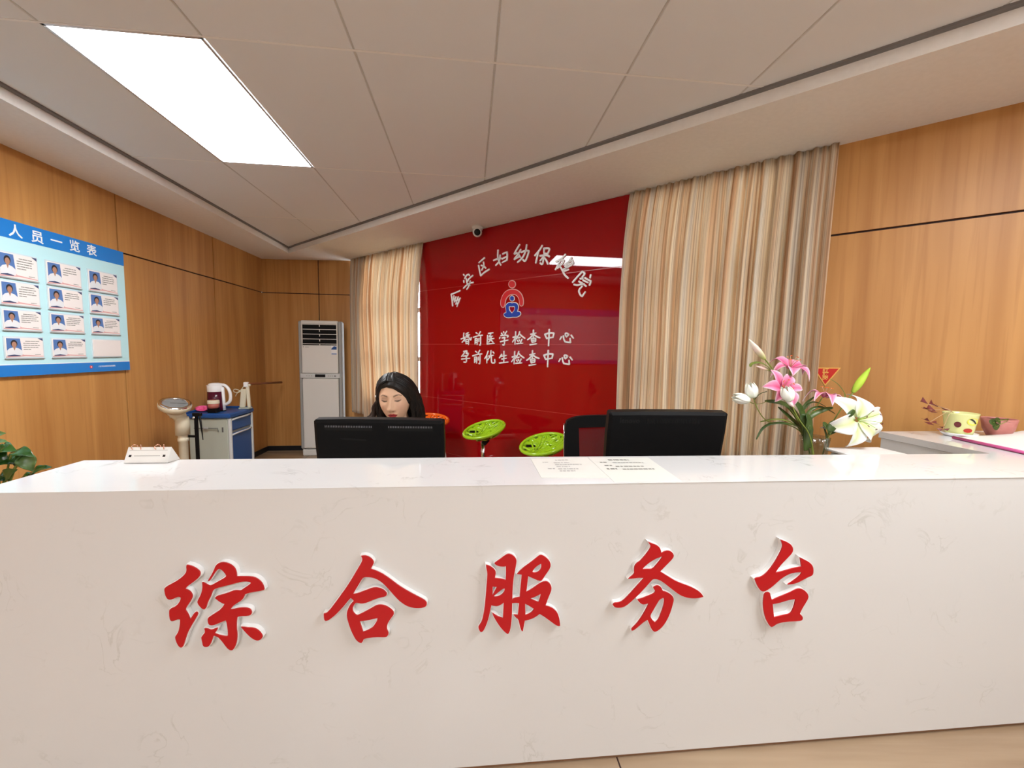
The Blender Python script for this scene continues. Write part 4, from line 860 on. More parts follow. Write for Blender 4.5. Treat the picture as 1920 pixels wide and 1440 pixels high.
b = MB(); b.tube([rp0, rp1], 0.013, 'brownrod', 8); b.build('rod', t)

# ------------------------------------------------------------------ personal weighing scale with a round dial
pc_ = at(339, 862, 3.50)
base = Vector((pc_.x + 0.030, pc_.y, 0))
t = thing('weighing_scale', 'cream column scale with a tilted round dial and black height rod', 'scale', base)
b = MB(); b.box(base + Vector((0.0, -0.12, 0.05)), 0.30, 0.42, 0.06, 'cream', bev=0.015); b.build('platform', t)
b = MB(); b.box(base + Vector((0.0, -0.12, 0.083)), 0.27, 0.36, 0.008, 'blackm', bev=0.003); b.build('platform_mat', t)
b = MB(); b.lathe([(0.034, 0.08), (0.034, 0.62), (0.040, 0.625), (0.040, 0.65), (0.036, 0.655), (0.036, 0.69)], 'cream', base, n=28); b.build('column', t)
b = MB(); b.lathe([(0.0, 0.68), (0.054, 0.68), (0.052, 0.80), (0.046, 0.835), (0.0, 0.84)], 'cream', base, n=28); b.build('column_head', t)
dn = Vector((0.34, -0.20, 1)).normalized(); dc = at(328, 760, 3.44)
b = MB(); b.tube([base + Z * 0.80, base + Z * 0.84 + Vector((-0.02, 0, 0)), dc - dn * 0.045], [0.045, 0.05, 0.06], 'cream', 18); b.build('dial_neck', t)
DR = 0.116
b = MB(); b.lathe([(0, -0.05), (DR * 0.75, -0.045), (DR * 0.98, -0.02), (DR, 0.008), (DR * 0.97, 0.016)], 'cream', dc, dn, n=40); b.build('dial_case', t)
b = MB(); b.lathe([(DR * 0.98, 0.012), (DR * 0.96, 0.024), (DR * 0.80, 0.026), (DR * 0.74, 0.018), (DR * 0.70, 0.012)], 'chrome', dc, dn, n=40); b.build('dial_bezel', t)
b = MB(); b.lathe([(DR * 0.72, 0.013), (0, 0.014)], 'dial', dc, dn, n=32); b.build('dial_face', t)
b = MB(); b.lathe([(DR * 0.78, 0.020), (DR * 0.4, 0.024), (0, 0.025)], 'acryl', dc, dn, n=32)
b.m = [b.mi('glass')] * len(b.m); b.build('dial_glass', t)
b = MB(); b.box(dc + dn * 0.0165 + Vector((0.02, 0.01, 0)), 0.11, 0.006, 0.002, 'inkd', Vector((0.8, 0.5, -0.03)).normalized(), None, dn); b.build('needle', t)
rx = base + Vector((0.098, 0.03, 0))
b = MB(); b.box(rx + Z * 0.46, 0.028, 0.018, 0.80, 'blackm', bev=0.003); b.build('height_rod', t)
b = MB(); b.box(rx + Vector((-0.045, 0, 0.66)), 0.09, 0.02, 0.018, 'blackm'); b.build('rod_bracket', t)
b = MB(); b.box(rx + Vector((0.015, -0.005, 0.855)), 0.075, 0.026, 0.028, 'black', bev=0.004); b.tube([rx + Vector((0.04, -0.01, 0.85)), rx + Vector((0.05, -0.01, 0.75)), rx + Vector((0.06, -0.01, 0.63))], [0.009, 0.007, 0.003], 'black', 8); b.build('head_stop', t)
b = MB(); b.tube([rx + Vector((0.0, -0.02, 0.83)), rx + Vector((0.0, -0.032, 0.83))], 0.01, 'chrome', 12); b.build('knob', t)
b = MB(); b.tube([base + Vector((-0.045, -0.03, 0.838)), base + Vector((-0.075, -0.035, 0.838))], 0.008, 'cream', 10); b.build('zero_knob', t)

# ------------------------------------------------------------------ bar stools with perforated bowl seats
def seat_shell(c, ax, xa, rad, m, seed):
    """bowl shell of random straight ribs, rim and underside"""
    rnd = random.Random(seed); b = MB(); ya = ax.cross(xa)
    def bowl(x, y):
        r2 = x * x + y * y; return c + xa * x * rad + ya * y * rad + ax * (0.30 * rad * (r2 - 1.0) - 0.02 * rad)
    for _ in range(46):
        a = rnd.uniform(0, 2 * PI); h = rnd.uniform(-0.82, 0.82); hw = math.sqrt(1 - h * h)
        d = Vector((math.cos(a), math.sin(a))); n_ = Vector((-d.y, d.x))
        t0, t1 = -hw * 0.97, hw * 0.97
        if rnd.random() < 0.35: t1 = rnd.uniform(-0.2, 0.5) * hw
        pts = []
        for i in range(9):
            p = n_ * h + d * (t0 + (t1 - t0) * i / 8); pts.append(bowl(p.x, p.y))
        b.tube(pts, rnd.uniform(0.04, 0.075) * rad, m, 6, True, 0.45)
    for _ in range(16):
        a = rnd.uniform(0, 2 * PI); e = a + rnd.uniform(-0.7, 0.7); pts = []
        for i in range(6):
            f = 0.28 + 0.72 * i / 5; q = a + (e - a) * i / 5
            pts.append(bowl(f * math.cos(q), f * math.sin(q)) - ax * (0.145 - 0.12 * f ** 4) * rad)
        b.tube(pts, 0.05 * rad, m, 6, True, 0.6)
    b.tube([c + rad * (xa * math.cos(q) + ya * math.sin(q)) * 0.985 + ax * (-0.02 * rad + 0.0) for q in [2 * PI * i / 48 for i in range(49)]], 0.075 * rad, m, 10, False)
    b.lathe([(0.0, -0.305 * rad), (0.18 * rad, -0.298 * rad), (0.30 * rad, -0.272 * rad)], m, c, ax, 24, xa=xa)
    b.lathe([(0.0, -0.34 * rad), (0.20 * rad, -0.33 * rad), (0.24 * rad, -0.38 * rad), (0, -0.40 * rad)], m, c, ax, 24, xa=xa)
    return b
def stool(px, py, Y, diam_px, tilt, label, m, pole_px):
    c = at(px, py, Y); rad = diam_px / 2 / FPX * Y * 1.0
    ax = Vector(tilt).normalized(); xa = Vector((1, 0, 0)); xa = (xa - ax * xa.dot(ax)).normalized()
    pole = at(pole_px, py + 30, Y); base = Vector((pole.x, pole.y, 0))
    t = thing('bar_stool', label, 'stool', base, 0, 'bar stools with perforated bowl seats by the red wall')
    seat_shell(c, ax, xa, rad, m, 4).build('seat', t)
    b = MB(); b.lathe([(0.0, -0.40 * rad), (0.30 * rad, -0.36 * rad), (0.60 * rad, -0.26 * rad), (0.90 * rad, -0.12 * rad), (0.93 * rad, -0.07 * rad)], 'black', c, ax, 32, xa=xa); plab(b.build('under_shell', t), 'black shell under the ribs')
    hub = c - ax * 0.50 * rad
    b = MB(); b.tube([hub - ax * 0.006, Vector((base.x, base.y, hub.z - 0.05))], [0.032, 0.022], 'black', 16); b.build('swivel', t)
    b = MB(); b.tube([Vector((base.x, base.y, 0.02)), Vector((base.x, base.y, 0.40))], 0.028, 'chrome', 18); b.tube([Vector((base.x, base.y, 0.38)), Vector((base.x, base.y, hub.z - 0.03))], 0.018, 'chrome', 16); b.build('pole', t)
    b = MB(); b.lathe([(0, 0), (0.195, 0), (0.195, 0.008), (0.10, 0.022), (0.03, 0.035), (0, 0.036)], 'chrome', base, n=36); b.build('base', t)
    b = MB(); b.tube([Vector((base.x + 0.13 * math.cos(q), base.y - 0.05 + 0.13 * math.sin(q), 0.25)) for q in [PI + PI * i / 14 for i in range(15)]], 0.010, 'chrome', 8); b.build('footrest', t)
stool(907.5, 804, 3.55, 80, (-0.24, -0.20, 1), 'lime green bar stool with perforated bowl seat, left of the two green ones', 'lime', 906)
stool(1019, 831, 3.10, 90, (-0.22, -0.20, 1), 'lime green bar stool partly behind the black mesh chair', 'lime', 1016)
stool(803, 787, 4.05, 76, (0.05, -0.15, 1), 'orange bar stool with perforated bowl seat behind the seated woman', 'orange', 803)

# ------------------------------------------------------------------ black mesh office chair
cp0 = at(1133, 860, 2.30); cc = Vector((cp0.x, cp0.y, 0))
t = thing('office_chair', 'black mesh back office chair behind the right monitor', 'chair', cc, R(6))
fwd = Vector((math.sin(R(6)) , -math.cos(R(6)), 0)); fwd = Vector((0.10, -0.995, 0)); sd = Vector((0.995, 0.10, 0))
def OC(x, y, z): return cc + sd * x + fwd * y + Z * z
W2_ = 0.230; zt_ = 1.083; zb_ = 0.62
outer = [(-W2_ + 0.03, zb_), (W2_ - 0.03, zb_), (W2_, zb_ + 0.1), (W2_ + 0.005, zt_ - 0.05), (W2_ - 0.03, zt_ - 0.01), (0.12, zt_ + 0.008), (-0.12, zt_ + 0.008), (-W2_ + 0.03, zt_ - 0.008), (-W2_ - 0.005, zt_ - 0.035), (-W2_, zb_ + 0.1)]
inner = [(-W2_ + 0.085, zb_ + 0.07), (W2_ - 0.085, zb_ + 0.07), (W2_ - 0.075, zt_ - 0.062), (0, zt_ - 0.058), (-W2_ + 0.075, zt_ - 0.062)]
b = MB(); b.prism([smooth_loop(outer, 2, 0.2), inner[::-1]], 'blackm', lambda x, y, d: OC(x, d - 0.10 * (y - 0.8), y), -0.015, 0.02); b.build('back_frame', t)
b = MB(); b.prism([[(x * 1.04, y) for x, y in inner]], 'mesh', lambda x, y, d: OC(x, d - 0.10 * (y - 0.8), y), 0.0, 0.003, mback=False); b.build('back_mesh', t)
b = MB(); b.tube([OC(-W2_ - 0.006, 0.004 - 0.1 * (z - 0.8), z) for z in (zb_ + 0.1, 0.85, 0.95, zt_ - 0.04)], 0.0035, 'chrome', 6); b.build('edge_trim', t)
b = MB(); b.box(OC(0, 0.25, 0.47), 0.48, 0.46, 0.07, 'blackm', sd, fwd, bev=0.03); b.build('seat', t)
b = MB(); b.tube(smooth3([OC(0, 0.12, 0.44), OC(0, -0.06, 0.46), OC(0, -0.02, 0.64)], 2), 0.022, 'black', 10); b.build('back_support', t)
b = MB(); b.tube([OC(0, 0.25, 0.10), OC(0, 0.25, 0.45)], 0.025, 'black', 14); b.build('gas_lift', t)
for k_ in range(5):
    a = 2 * PI * k_ / 5 + 0.3; e = OC(0.27 * math.cos(a), 0.25 + 0.27 * math.sin(a), 0.075)
    b = MB(); b.tube([OC(0, 0.25, 0.11), e], [0.028, 0.016], 'black', 10); lg = b.build('leg', t)
    b = MB(); b.lathe([(0, -0.015), (0.028, -0.015), (0.028, 0.015), (0, 0.015)], 'black', e - Z * 0.046, (e - OC(0, 0.25, 0.075)).cross(Z), 16); b.build('castor', lg)
for s_ in (-1, 1):
    b = MB(); b.tube(smooth3([OC(s_ * 0.22, 0.22, 0.45), OC(s_ * 0.285, 0.22, 0.47), OC(s_ * 0.285, 0.22, 0.60), OC(s_ * 0.27, 0.30, 0.635), OC(s_ * 0.27, 0.12, 0.635)], 2), 0.016, 'black', 8); b.build('armrest', t)

# ------------------------------------------------------------------ two all-in-one computers seen from behind
def monitor(x0, x1, ytop, Y, zfoot, tilt, yaw, label, slots, mark, fm='blackm', fh=1.0):
    c0 = at((x0 + x1) / 2, ytop, Y); Wd = (x1 - x0) / FPX * Y * 1.0
    H = 0.32; base = Vector((c0.x, c0.y, 0.745)); rz = yaw
    t = thing('computer_monitor', label, 'monitor', base)
    e = Vector((math.cos(yaw), math.sin(yaw), 0)); n0 = Vector((e.y, -e.x, 0))          # n0 faces the viewer
    u = (Z * math.cos(tilt) + n0 * math.sin(tilt)).normalized(); nn = e.cross(u) * 1
    if nn.dot(n0) < 0: nn = -nn
    top = c0 + Z * 0.0
    def MP(x, v, d): return top + e * x - u * v + nn * d          # v down from the top edge
    loops = [smooth_loop([(-Wd / 2, 0.012), (-Wd / 2 + 0.012, 0), (Wd / 2 - 0.012, 0), (Wd / 2, 0.012), (Wd / 2 - 0.006, H - 0.012), (Wd / 2 - 0.018, H), (-Wd / 2 + 0.018, H), (-Wd / 2 + 0.006, H - 0.012)], 1)]
    b = MB(); b.prism(loops, 'black', MP, -0.036, -0.004)
    L2 = offset_loop(loops[0], -0.012); n = len(loops[0])
    b.prism([L2], 'blackm', MP, -0.02, 0.004); 
    A1 = [MP(x, v, -0.004) for x, v in loops[0]]; A2 = [MP(x, v, 0.004) for x, v in L2]
    b.add(A1 + A2, [(i, (i + 1) % n, n + (i + 1) % n, n + i) for i in range(n)], 'blackm'); b.build('back_shell', t)
    b = MB(); b.prism([[(-Wd / 2 + 0.012, 0.014), (Wd / 2 - 0.012, 0.014), (Wd / 2 - 0.014, H - 0.03), (-Wd / 2 + 0.014, H - 0.03)]], 'screen', MP, -0.0385, -0.036); b.build('screen', t)
    for (a, c_, v0, v1) in slots:
        b = MB(); b.prism([[(a * Wd, v0), (c_ * Wd, v0), (c_ * Wd, v1), (a * Wd, v1)]], 'slot', MP, 0.004, 0.0046)
        sl_ = b.build('vent_slot', t)
        b = MB(); k_ = int((c_ - a) * Wd / 0.006)
        for i in range(k_):
            x = a * Wd + (c_ - a) * Wd * (i + 0.5) / k_; b.box(MP(x, v0 + (v1 - v0) * fh / 2, 0.005), 0.0018, (v1 - v0) * fh, 0.0018, fm, e, u, nn)
        b.build('vent_grille', sl_)
    mark(t, MP, e, u, nn, Wd)
    b = MB(); b.box(Vector((c0.x, c0.y, 0.752)) - n0 * 0.04, 0.22, 0.15, 0.014, 'black', e, n0, bev=0.004); b.build('stand_foot', t)
    b = MB(); b.tube([Vector((c0.x, c0.y, 0.755)) - n0 * 0.0, MP(0, H - 0.10, -0.02)], 0.025, 'black', 12); b.build('stand_neck', t)
    return t
def mark_l(t, MP, e, u, nn, Wd):
    b = MB(); b.prism([[(-0.30 * Wd, 0.072), (-0.10 * Wd, 0.076), (-0.10 * Wd, 0.083), (-0.28 * Wd, 0.078)]], 'slot', MP, 0.004, 0.0045); b.build('port_recess', t)
def mark_r(t, MP, e, u, nn, Wd):
    plab(text_mesh('maker_name', 'lenovo', 0.029, 'slot', frame(MP(-0.325 * Wd, 0.036, 0.0042), e, u, nn), t, 0.0006, 0.0006), 'faint dark maker name on the back')
monitor(586, 834, 787, 1.50, 0.745, R(7), R(1.5), 'wide black monitor seen from behind in front of the seated woman', [(-0.41, -0.05, 0.023, 0.042), (0.07, 0.41, 0.023, 0.042)], mark_l, 'finglint', 0.36)  # paler upper fins: reflections in the slots put into the colour
monitor(1139, 1372.5, 772.5, 1.56, 0.745, R(10), R(3.5), 'black monitor seen from behind beside the wide striped curtain', [(-0.185, 0.27, 0.026, 0.047)], mark_r)

# ------------------------------------------------------------------ things on the counter
# tent calendar at the back edge
ck0 = at_z(283, 865, ZT); ce = UC
t = thing('desk_calendar', 'small white tent desk calendar with wire rings at the back left of the counter', 'calendar', ck0)
cw, chh = 0.120, 0.043
nf = NC
def CAL(x, v, d=0): return ck0 + ce * x + nf * (0.020 - v * 0.020) + Z * (0.0008 + v * chh) + d * (nf * 0.9 + Z * 0.35)
b = MB()
b.add([CAL(-cw / 2, 0), CAL(cw / 2, 0), CAL(cw / 2, 1), CAL(-cw / 2, 1), ck0 - nf * 0.022 + ce * cw * 0.56 + Z * 0.0008, ck0 - nf * 0.022 - ce * cw * 0.44 + Z * 0.0008], [(0, 1, 2, 3), (3, 2, 4, 5), (0, 3, 5), (1, 4, 2)], 'paper'); b.build('tent_card', t)
b = MB(); b.add([CAL(-cw / 2 + 0.004, 0.02, 0.0012), CAL(cw / 2 - 0.004, 0.02, 0.0012), CAL(cw / 2 - 0.004, 0.96, 0.0012), CAL(-cw / 2 + 0.004, 0.96, 0.0012)], [(0, 1, 2, 3)], 'paper'); b.build('front_page', t)
b = MB()
for (a0, a1, v0, v1, m_) in ((-0.44, 0.44, 0.78, 0.795, 'ink'), (-0.42, -0.36, 0.36, 0.50, 'inkd'), (0.36, 0.42, 0.36, 0.50, 'inkd'), (-0.30, 0.30, 0.42, 0.45, 'grey')):
    b.add([CAL(a0 * cw, v0, 0.002), CAL(a1 * cw, v0, 0.002), CAL(a1 * cw, v1, 0.002), CAL(a0 * cw, v1, 0.002)], [(0, 1, 2, 3)], m_)
b.build('printed_lines', t)
for x in (-0.034, 0.030):
    b = MB()
    for dx in (-0.004, 0.004):
        cen = ck0 + ce * (x + dx * 2.2) + Z * (chh + 0.0005)
        b.tube([cen + nf * 0.007 * math.cos(q) + Z * (0.007 * math.sin(q)) + ce * dx * math.cos(q) for q in [2 * PI * i / 18 for i in range(19)]], 0.0013, 'gold', 6)
    b.build('wire_ring', t)
# two sheets under clear film
def sheet(quad, label, seed, rows, two=False):
    rnd = random.Random(seed); P = [at_z(x, y, ZT + 0.0008) for x, y in quad]     # tl, tr, br, bl
    def S(u, v): return P[0] * (1 - u) * (1 - v) + P[1] * u * (1 - v) + P[2] * u * v + P[3] * (1 - u) * v
    c = (P[0] + P[1] + P[2] + P[3]) / 4
    t = thing('notice_sheet', label, 'paper', Vector((c.x, c.y, ZT)), 0, 'printed sheets lying on the counter')
    b = MB(); vs_ = [p + Z * 0.0004 for p in P] + [p - Z * 0.0006 for p in P]
    b.add(vs_, [(3, 2, 1, 0), (4, 5, 6, 7), (0, 1, 5, 4), (1, 2, 6, 5), (2, 3, 7, 6), (3, 0, 4, 7)], 'film'); b.build('sheet', t)
    b = MB()
    for (v, u0, u1, h, m_) in rows:
        x = u0
        while x < u1 - 0.01:
            w = rnd.uniform(0.02, 0.07); e = min(x + w, u1)
            b.add([S(x, v) + Z * 0.0009, S(x, v + h) + Z * 0.0009, S(e, v + h) + Z * 0.0009, S(e, v) + Z * 0.0009], [(0, 1, 2, 3)], m_); x = e + rnd.uniform(0.006, 0.02)
    b.build('printed_text', t)
sheet([(995, 860), (1101, 858), (1143, 896), (1015, 896)], 'printed notice sheet lying left of the other one on the counter', 1, [(0.10, 0.40, 0.62, 0.05, 'grey'), (0.22, 0.16, 0.26, 0.04, 'grey'), (0.26, 0.34, 0.60, 0.035, 'grey'), (0.36, 0.34, 0.78, 0.035, 'grey'), (0.46, 0.34, 0.56, 0.035, 'grey'), (0.56, 0.18, 0.30, 0.04, 'grey'), (0.58, 0.34, 0.66, 0.035, 'grey'), (0.68, 0.34, 0.60, 0.035, 'grey')])
sheet([(1103, 858), (1215, 858), (1278, 902), (1152, 904)], 'printed notice sheet with two dark text lines, lying right of the other one', 2, [(0.10, 0.28, 0.62, 0.05, 'ink'), (0.22, 0.10, 0.22, 0.04, 'ink'), (0.24, 0.30, 0.80, 0.035, 'grey'), (0.36, 0.12, 0.24, 0.04, 'ink'), (0.40, 0.28, 0.74, 0.04, 'ink'), (0.50, 0.10, 0.26, 0.045, 'ink'), (0.52, 0.34, 0.84, 0.035, 'ink')])

# low white box just behind the counter
wb = at(1628, 851, 1.60); wb2 = Vector((wb.x, wb.y, 0.745))
t = thing('document_tray', 'low white flat topped box just behind the counter, right of the vase', 'box', wb2)
hgt = at(1628, 846.5, 1.60).z - 0.745
b = MB(); b.box(wb2 + Z * (hgt - 0.012) / 2, 0.22, 0.13, hgt - 0.014, 'offwhite', UC, NC, bev=0.01); b.build('box_body', t)
b = MB(); b.box(wb2 + Z * (hgt - 0.006), 0.245, 0.15, 0.012, 'white', UC, NC, bev=0.005); b.build('lid', t)

# ------------------------------------------------------------------ on the right wing: two flower pots, folder and papers
yp = at_z(1797, 818, ZT)
t = thing('potted_oxalis', 'pale yellow flower pot with painted insects and a few purple leaves', 'pot', Vector((yp.x, yp.y, ZT)))
ys = yp.y / FPX * 0.70
pr_ = 38 * ys; ph_ = 60 * ys
b = MB(); b.lathe([(0, 0.0005), (pr_ * 0.72, 0.0005), (pr_ * 0.90, 0.010), (pr_ * 0.97, 0.017), (pr_ * 0.94, 0.018), (pr_ * 0.70, 0.008), (0, 0.007)], 'white', Vector((yp.x, yp.y, ZT)), n=40); b.build('saucer', t)
b = MB(); yo = Vector((yp.x, yp.y, ZT + 0.0085)); b.lathe([(0, 0), (pr_ * 0.66, 0), (pr_ * 0.74, 0.02), (pr_ * 0.90, ph_ * 0.92), (pr_ * 0.93, ph_ * 0.97), (pr_ * 0.91, ph_), (pr_ * 0.84, ph_ * 0.97), (pr_ * 0.82, ph_ * 0.8)], 'potyellow', yo, n=40); pot = b.build('pot', t)
b = MB(); b.lathe([(pr_ * 0.84, ph_ * 0.82), (0, ph_ * 0.86)], 'soil', yo, n=24); b.build('soil', t)
def on_pot(ang, h, r0):
    rr_ = pr_ * (0.74 + 0.17 * (h / ph_)) * 1.012; q = yo + Vector((rr_ * math.sin(ang), -rr_ * math.cos(ang), h)); n_ = Vector((math.sin(ang), -math.cos(ang), 0)); return q, n_
def patch(name, ang, h, loop, m):
    b = MB(); 
    tl = lambda x, y, d: on_pot(ang + x / (pr_ * 0.83), h + y, 0)[0] + on_pot(ang + x / (pr_ * 0.83), 0, 0)[1] * d
    b.prism([loop], m, tl, 0, 0.0008); b.build(name, t)
patch('painted_beetle', -0.28, ph_ * 0.26, ell(0, 0, 0.016, 0.0095, 16), 'potred'); patch('painted_beetle', -0.95, ph_ * 0.50, ell(0, 0, 0.011, 0.013, 14), 'oxalis')
patch('painted_flower', -0.02, ph_ * 0.66, ell(0, 0, 0.022, 0.016, 16), 'potyspot'); patch('painted_dragonfly', -0.05, ph_ * 0.66, [(-0.016, 0.012), (0.0, 0.002), (0.014, -0.010), (0.017, -0.007), (0.004, 0.006), (-0.004, 0.012)], 'inkd')
def oxalis_leaf(cpx, Y, r, tilt, a0, name='leaf'):
    c = at(cpx[0], cpx[1], Y); b = MB()
    n_ = Vector(tilt).normalized(); xa = n_.orthogonal().normalized(); ya = n_.cross(xa)
    for k_ in range(3):
        a = a0 + 2 * PI * k_ / 3; d = xa * math.cos(a) + ya * math.sin(a); w = n_.cross(d)
        pts = [c + d * 0.002, c + d * r * 0.9 + w * r * 0.55 + n_ * 0.003, c + d * r * 0.80 - n_ * 0.002, c + d * r * 0.9 - w * r * 0.55 + n_ * 0.003]
        b.add(pts + [p - n_ * 0.0008 for p in pts], [(0, 1, 2), (0, 2, 3), (4, 6, 5), (4, 7, 6), (0, 4, 5, 1), (1, 5, 6, 2), (2, 6, 7, 3), (3, 7, 4, 0)], 'oxalis')
    o_ = b.build(name, t); return c
OY = yp.y
for (px_, Y_, r_, tl_, a_) in (((1741, 758), OY, 0.036, (0.1, -0.75, 0.65), 0.3), ((1744, 769), OY - 0.02, 0.030, (0.1, -0.3, 1), 1.3), ((1762, 763), OY, 0.030, (0.3, -0.4, 1), 2.1), ((1744, 791), OY - 0.01, 0.030, (0, -0.45, 1), 0.9), ((1768, 804), OY, 0.020, (-0.4, -0.4, 1), 0.2)):
    c = oxalis_leaf(px_, Y_, r_, tl_, a_)
    b = MB(); e_ = yo + Vector((-pr_ * 0.35, 0, ph_ * 0.84)); rimp = yo + Vector((-pr_ * 0.92, -0.01, ph_ * 1.04)); b.tube(smooth3([e_, rimp + Z * 0.01, c], 2), 0.0011, 'oxstem', 5); b.build('stem', t)
pp = at_z(1869, 819.5, ZT); pp = Vector((pp.x, pp.y, ZT))
t = thing('potted_succulent', 'dusty pink clay flower pot with dark green leaves behind the yellow pot', 'pot', pp)
qy = pp.y / FPX * 0.72; r2_ = 34 * qy; h2_ = 50 * qy
b = MB(); b.lathe([(0, 0.0005), (r2_ * 0.55, 0.0005), (r2_ * 0.86, h2_ * 0.45), (r2_ * 0.98, h2_ * 0.98), (r2_ * 0.93, h2_), (r2_ * 0.90, h2_ * 0.93)], 'potpink', pp, n=40, wob=lambda q, i: 1 + 0.03 * math.sin(3 * q) + 0.05 * math.cos(q)); b.build('pot', t)
b = MB(); b.lathe([(r2_ * 0.92, h2_ * 0.9), (0, h2_ * 0.93)], 'soil', pp, n=24); b.build('soil', t)
for (px_, py_, tl_, a_) in ((1862, 792, (0.0, -0.9, 0.4), 0.4), (1872, 789, (0.2, -0.8, 0.5), 1.2), (1868, 800, (0, -1, 0.2), 2.2)):
    c = at(px_, py_, pp.y - r2_ * 0.98); b = MB(); n_ = Vector(tl_).normalized(); xa = n_.orthogonal().normalized(); ya = n_.cross(xa)
    lo = [c + xa * 0.014 * math.cos(q) * 1.2 + ya * 0.014 * math.sin(q) + n_ * 0.002 * math.cos(2 * q) for q in [2 * PI * i / 12 + a_ for i in range(12)]]
    b.add(lo + [p - n_ * 0.001 for p in lo] , [tuple(range(12)), tuple(range(23, 11, -1))] + [(i, (i + 1) % 12, 12 + (i + 1) % 12, 12 + i) for i in range(12)], 'leafdk'); b.build('leaf', t)
    b = MB(); b.tube(smooth3([pp + Z * h2_ * 0.92, pp + Vector((0, -r2_ * 0.8, h2_ * 1.08)), c], 1), 0.0012, 'stem', 5); b.build('stem', t)
# magenta folder with papers
F = [at_z(x, y, ZT + 0.001) for x, y in ((1787, 822.5), (1925, 853), (2010, 845), (1900, 815))]
fo = thing('folder', 'magenta folder lying open at the right end of the counter', 'folder', Vector(((F[0].x + F[2].x) / 2, (F[0].y + F[2].y) / 2, ZT)))
b = MB(); b.add([p + Z * 0.0 for p in F] + [p + Z * 0.006 for p in F], [(3, 2, 1, 0), (4, 5, 6, 7), (0, 1, 5, 4), (1, 2, 6, 5), (2, 3, 7, 6), (3, 0, 4, 7)], 'folder'); b.build('cover', fo)
b = MB(); b.tube([F[0] + Z * 0.006, F[1] + Z * 0.007], 0.006, 'folder', 10); b.build('spine', fo)
G = [F[0] * 0.96 + F[2] * 0.04, F[1] * 0.97 + F[3] * 0.03, F[2], F[3]]
b = MB()
def PGf(u, v):
    p = G[0] * (1 - u) * (1 - v) + G[1] * u * (1 - v) + G[2] * u * v + G[3] * (1 - u) * v
    return p + Z * (0.0085 + 0.030 * max(0, math.sin(PI * min(1, u * 1.5))) * v ** 1.6 * (1 - 0.5 * u))
b.grid(PGf, 16, 8, 'paper'); pg = b.build('loose_paper'); pg.modifiers.new('t', 'SOLIDIFY').thickness = 0.0006
tag(pg, 'curling white paper sheets on the magenta folder', 'paper')
# flat white pad at the frame edge
wp = at_z(1915, 821, ZT)

# ------------------------------------------------------------------ triangular red pennant on the right wood wall
tri = [on_plane(x, y, C2 + NR * 0.006, NR) - C2 for x, y in ((1524, 689), (1577, 689.5), (1547, 724))]
tri = [(q.dot(ER), q.z) for q in tri]
pt = thing('pennant', 'small triangular red and gold pennant on the wood wall beside the curtain', 'pennant', WR(tri[2][0], tri[2][1], 0.0005))
b = MB(); fnp = lambda x, y, d: WR(x, y, d)
b.prism([tri[::-1]], 'flaggold', fnp, 0.0005, 0.004); b.build('gold_border', pt)
b = MB(); b.prism([offset_loop(tri[::-1], -0.006)], 'flagred', fnp, 0.004, 0.0045); b.build('red_field', pt)
mt = bpy.data.materials
for ch, (x, y) in zip('红旗岗', ((1548.2, 695.3), (1547.6, 702.3), (1547.2, 709))):
    text_mesh('gold_character', ch, 0.030, 'flaggold', frame(on_plane(x, y, C2 + NR * 0.005, NR), ER, Z, NR), pt, 0.0004, 0.0006)

# ------------------------------------------------------------------ glass vase with silk lilies
VY = 1.68; LS = VY / 1.93
v0 = at(1528, 818, VY); vb = Vector((v0.x, v0.y, 0.7455)); VH = v0.z - vb.z
px1 = VY / FPX
t = thing('glass_vase', 'clear ribbed glass vase holding silk lilies behind the counter', 'vase', vb)
rt_ = 23.5 * px1; rb_ = 12.5 * px1
def wob(q, i): return 1 + 0.055 * math.cos(14 * q)
prof = []
for i in range(15):
    u = i / 14; prof.append((rb_ + (rt_ - rb_) * (u ** 1.5), VH * u))
b = MB(); b.lathe([(0.0, 0.0)] + prof + [(prof[-1][0] - 0.004, VH - 0.001)] + [(r - 0.005, max(h, 0.02)) for r, h in prof[::-1]] + [(0, 0.02)], 'vglass', vb, n=72, wob=wob); b.build('vessel', t)
PINK = ((0.62, 0.05, 0.17), (0.80, 0.28, 0.45), (0.86, 0.72, 0.76)); WHT = ((0.60, 0.68, 0.22), (0.86, 0.88, 0.82), (0.90, 0.90, 0.90))
def lerp3(c, u): 
    if u < 0.5: return tuple(c[0][k] * (1 - 2 * u) + c[1][k] * 2 * u for k in range(3))
    return tuple(c[1][k] * (2 - 2 * u) + c[2][k] * (2 * u - 1) for k in range(3))
def petal(b, c, ax, dirn, L, w, rise, curl, cols, twist=0.0):
    dirn = (dirn - ax * dirn.dot(ax)).normalized(); sdv = ax.cross(dirn)
    def f(u, v):
        x = (v - 0.5) * 2; wd = w * (math.sin(PI * min(1.0, u * 0.97 + 0.03)) ** 0.75) * (1.05 - 0.25 * u) * (1 if u < .97 else .5)
        out = L * (0.08 + 0.92 * u) * (1 - 0.12 * curl * u * u); h = rise * L * math.sin(min(1, u * 1.15) * PI * 0.5) - curl * L * u ** 3
        return c + dirn * out + ax * (h + 0.22 * w * x * x - 0.05 * w * (1 - abs(x)) + 0.06 * w * math.sin(9 * u + 2 * x) * abs(x)) + sdv * (x * wd + twist * L * u * u)
    def col(u, v):
        x = abs(v - 0.5) * 2; k = min(1, 0.25 * u + 0.75 * x * (0.5 + 0.5 * u) + 0.25 * max(0, u - 0.75) * 4)
        return lerp3(cols, k)
    b.grid(f, 14, 8, 'petal', True, col)
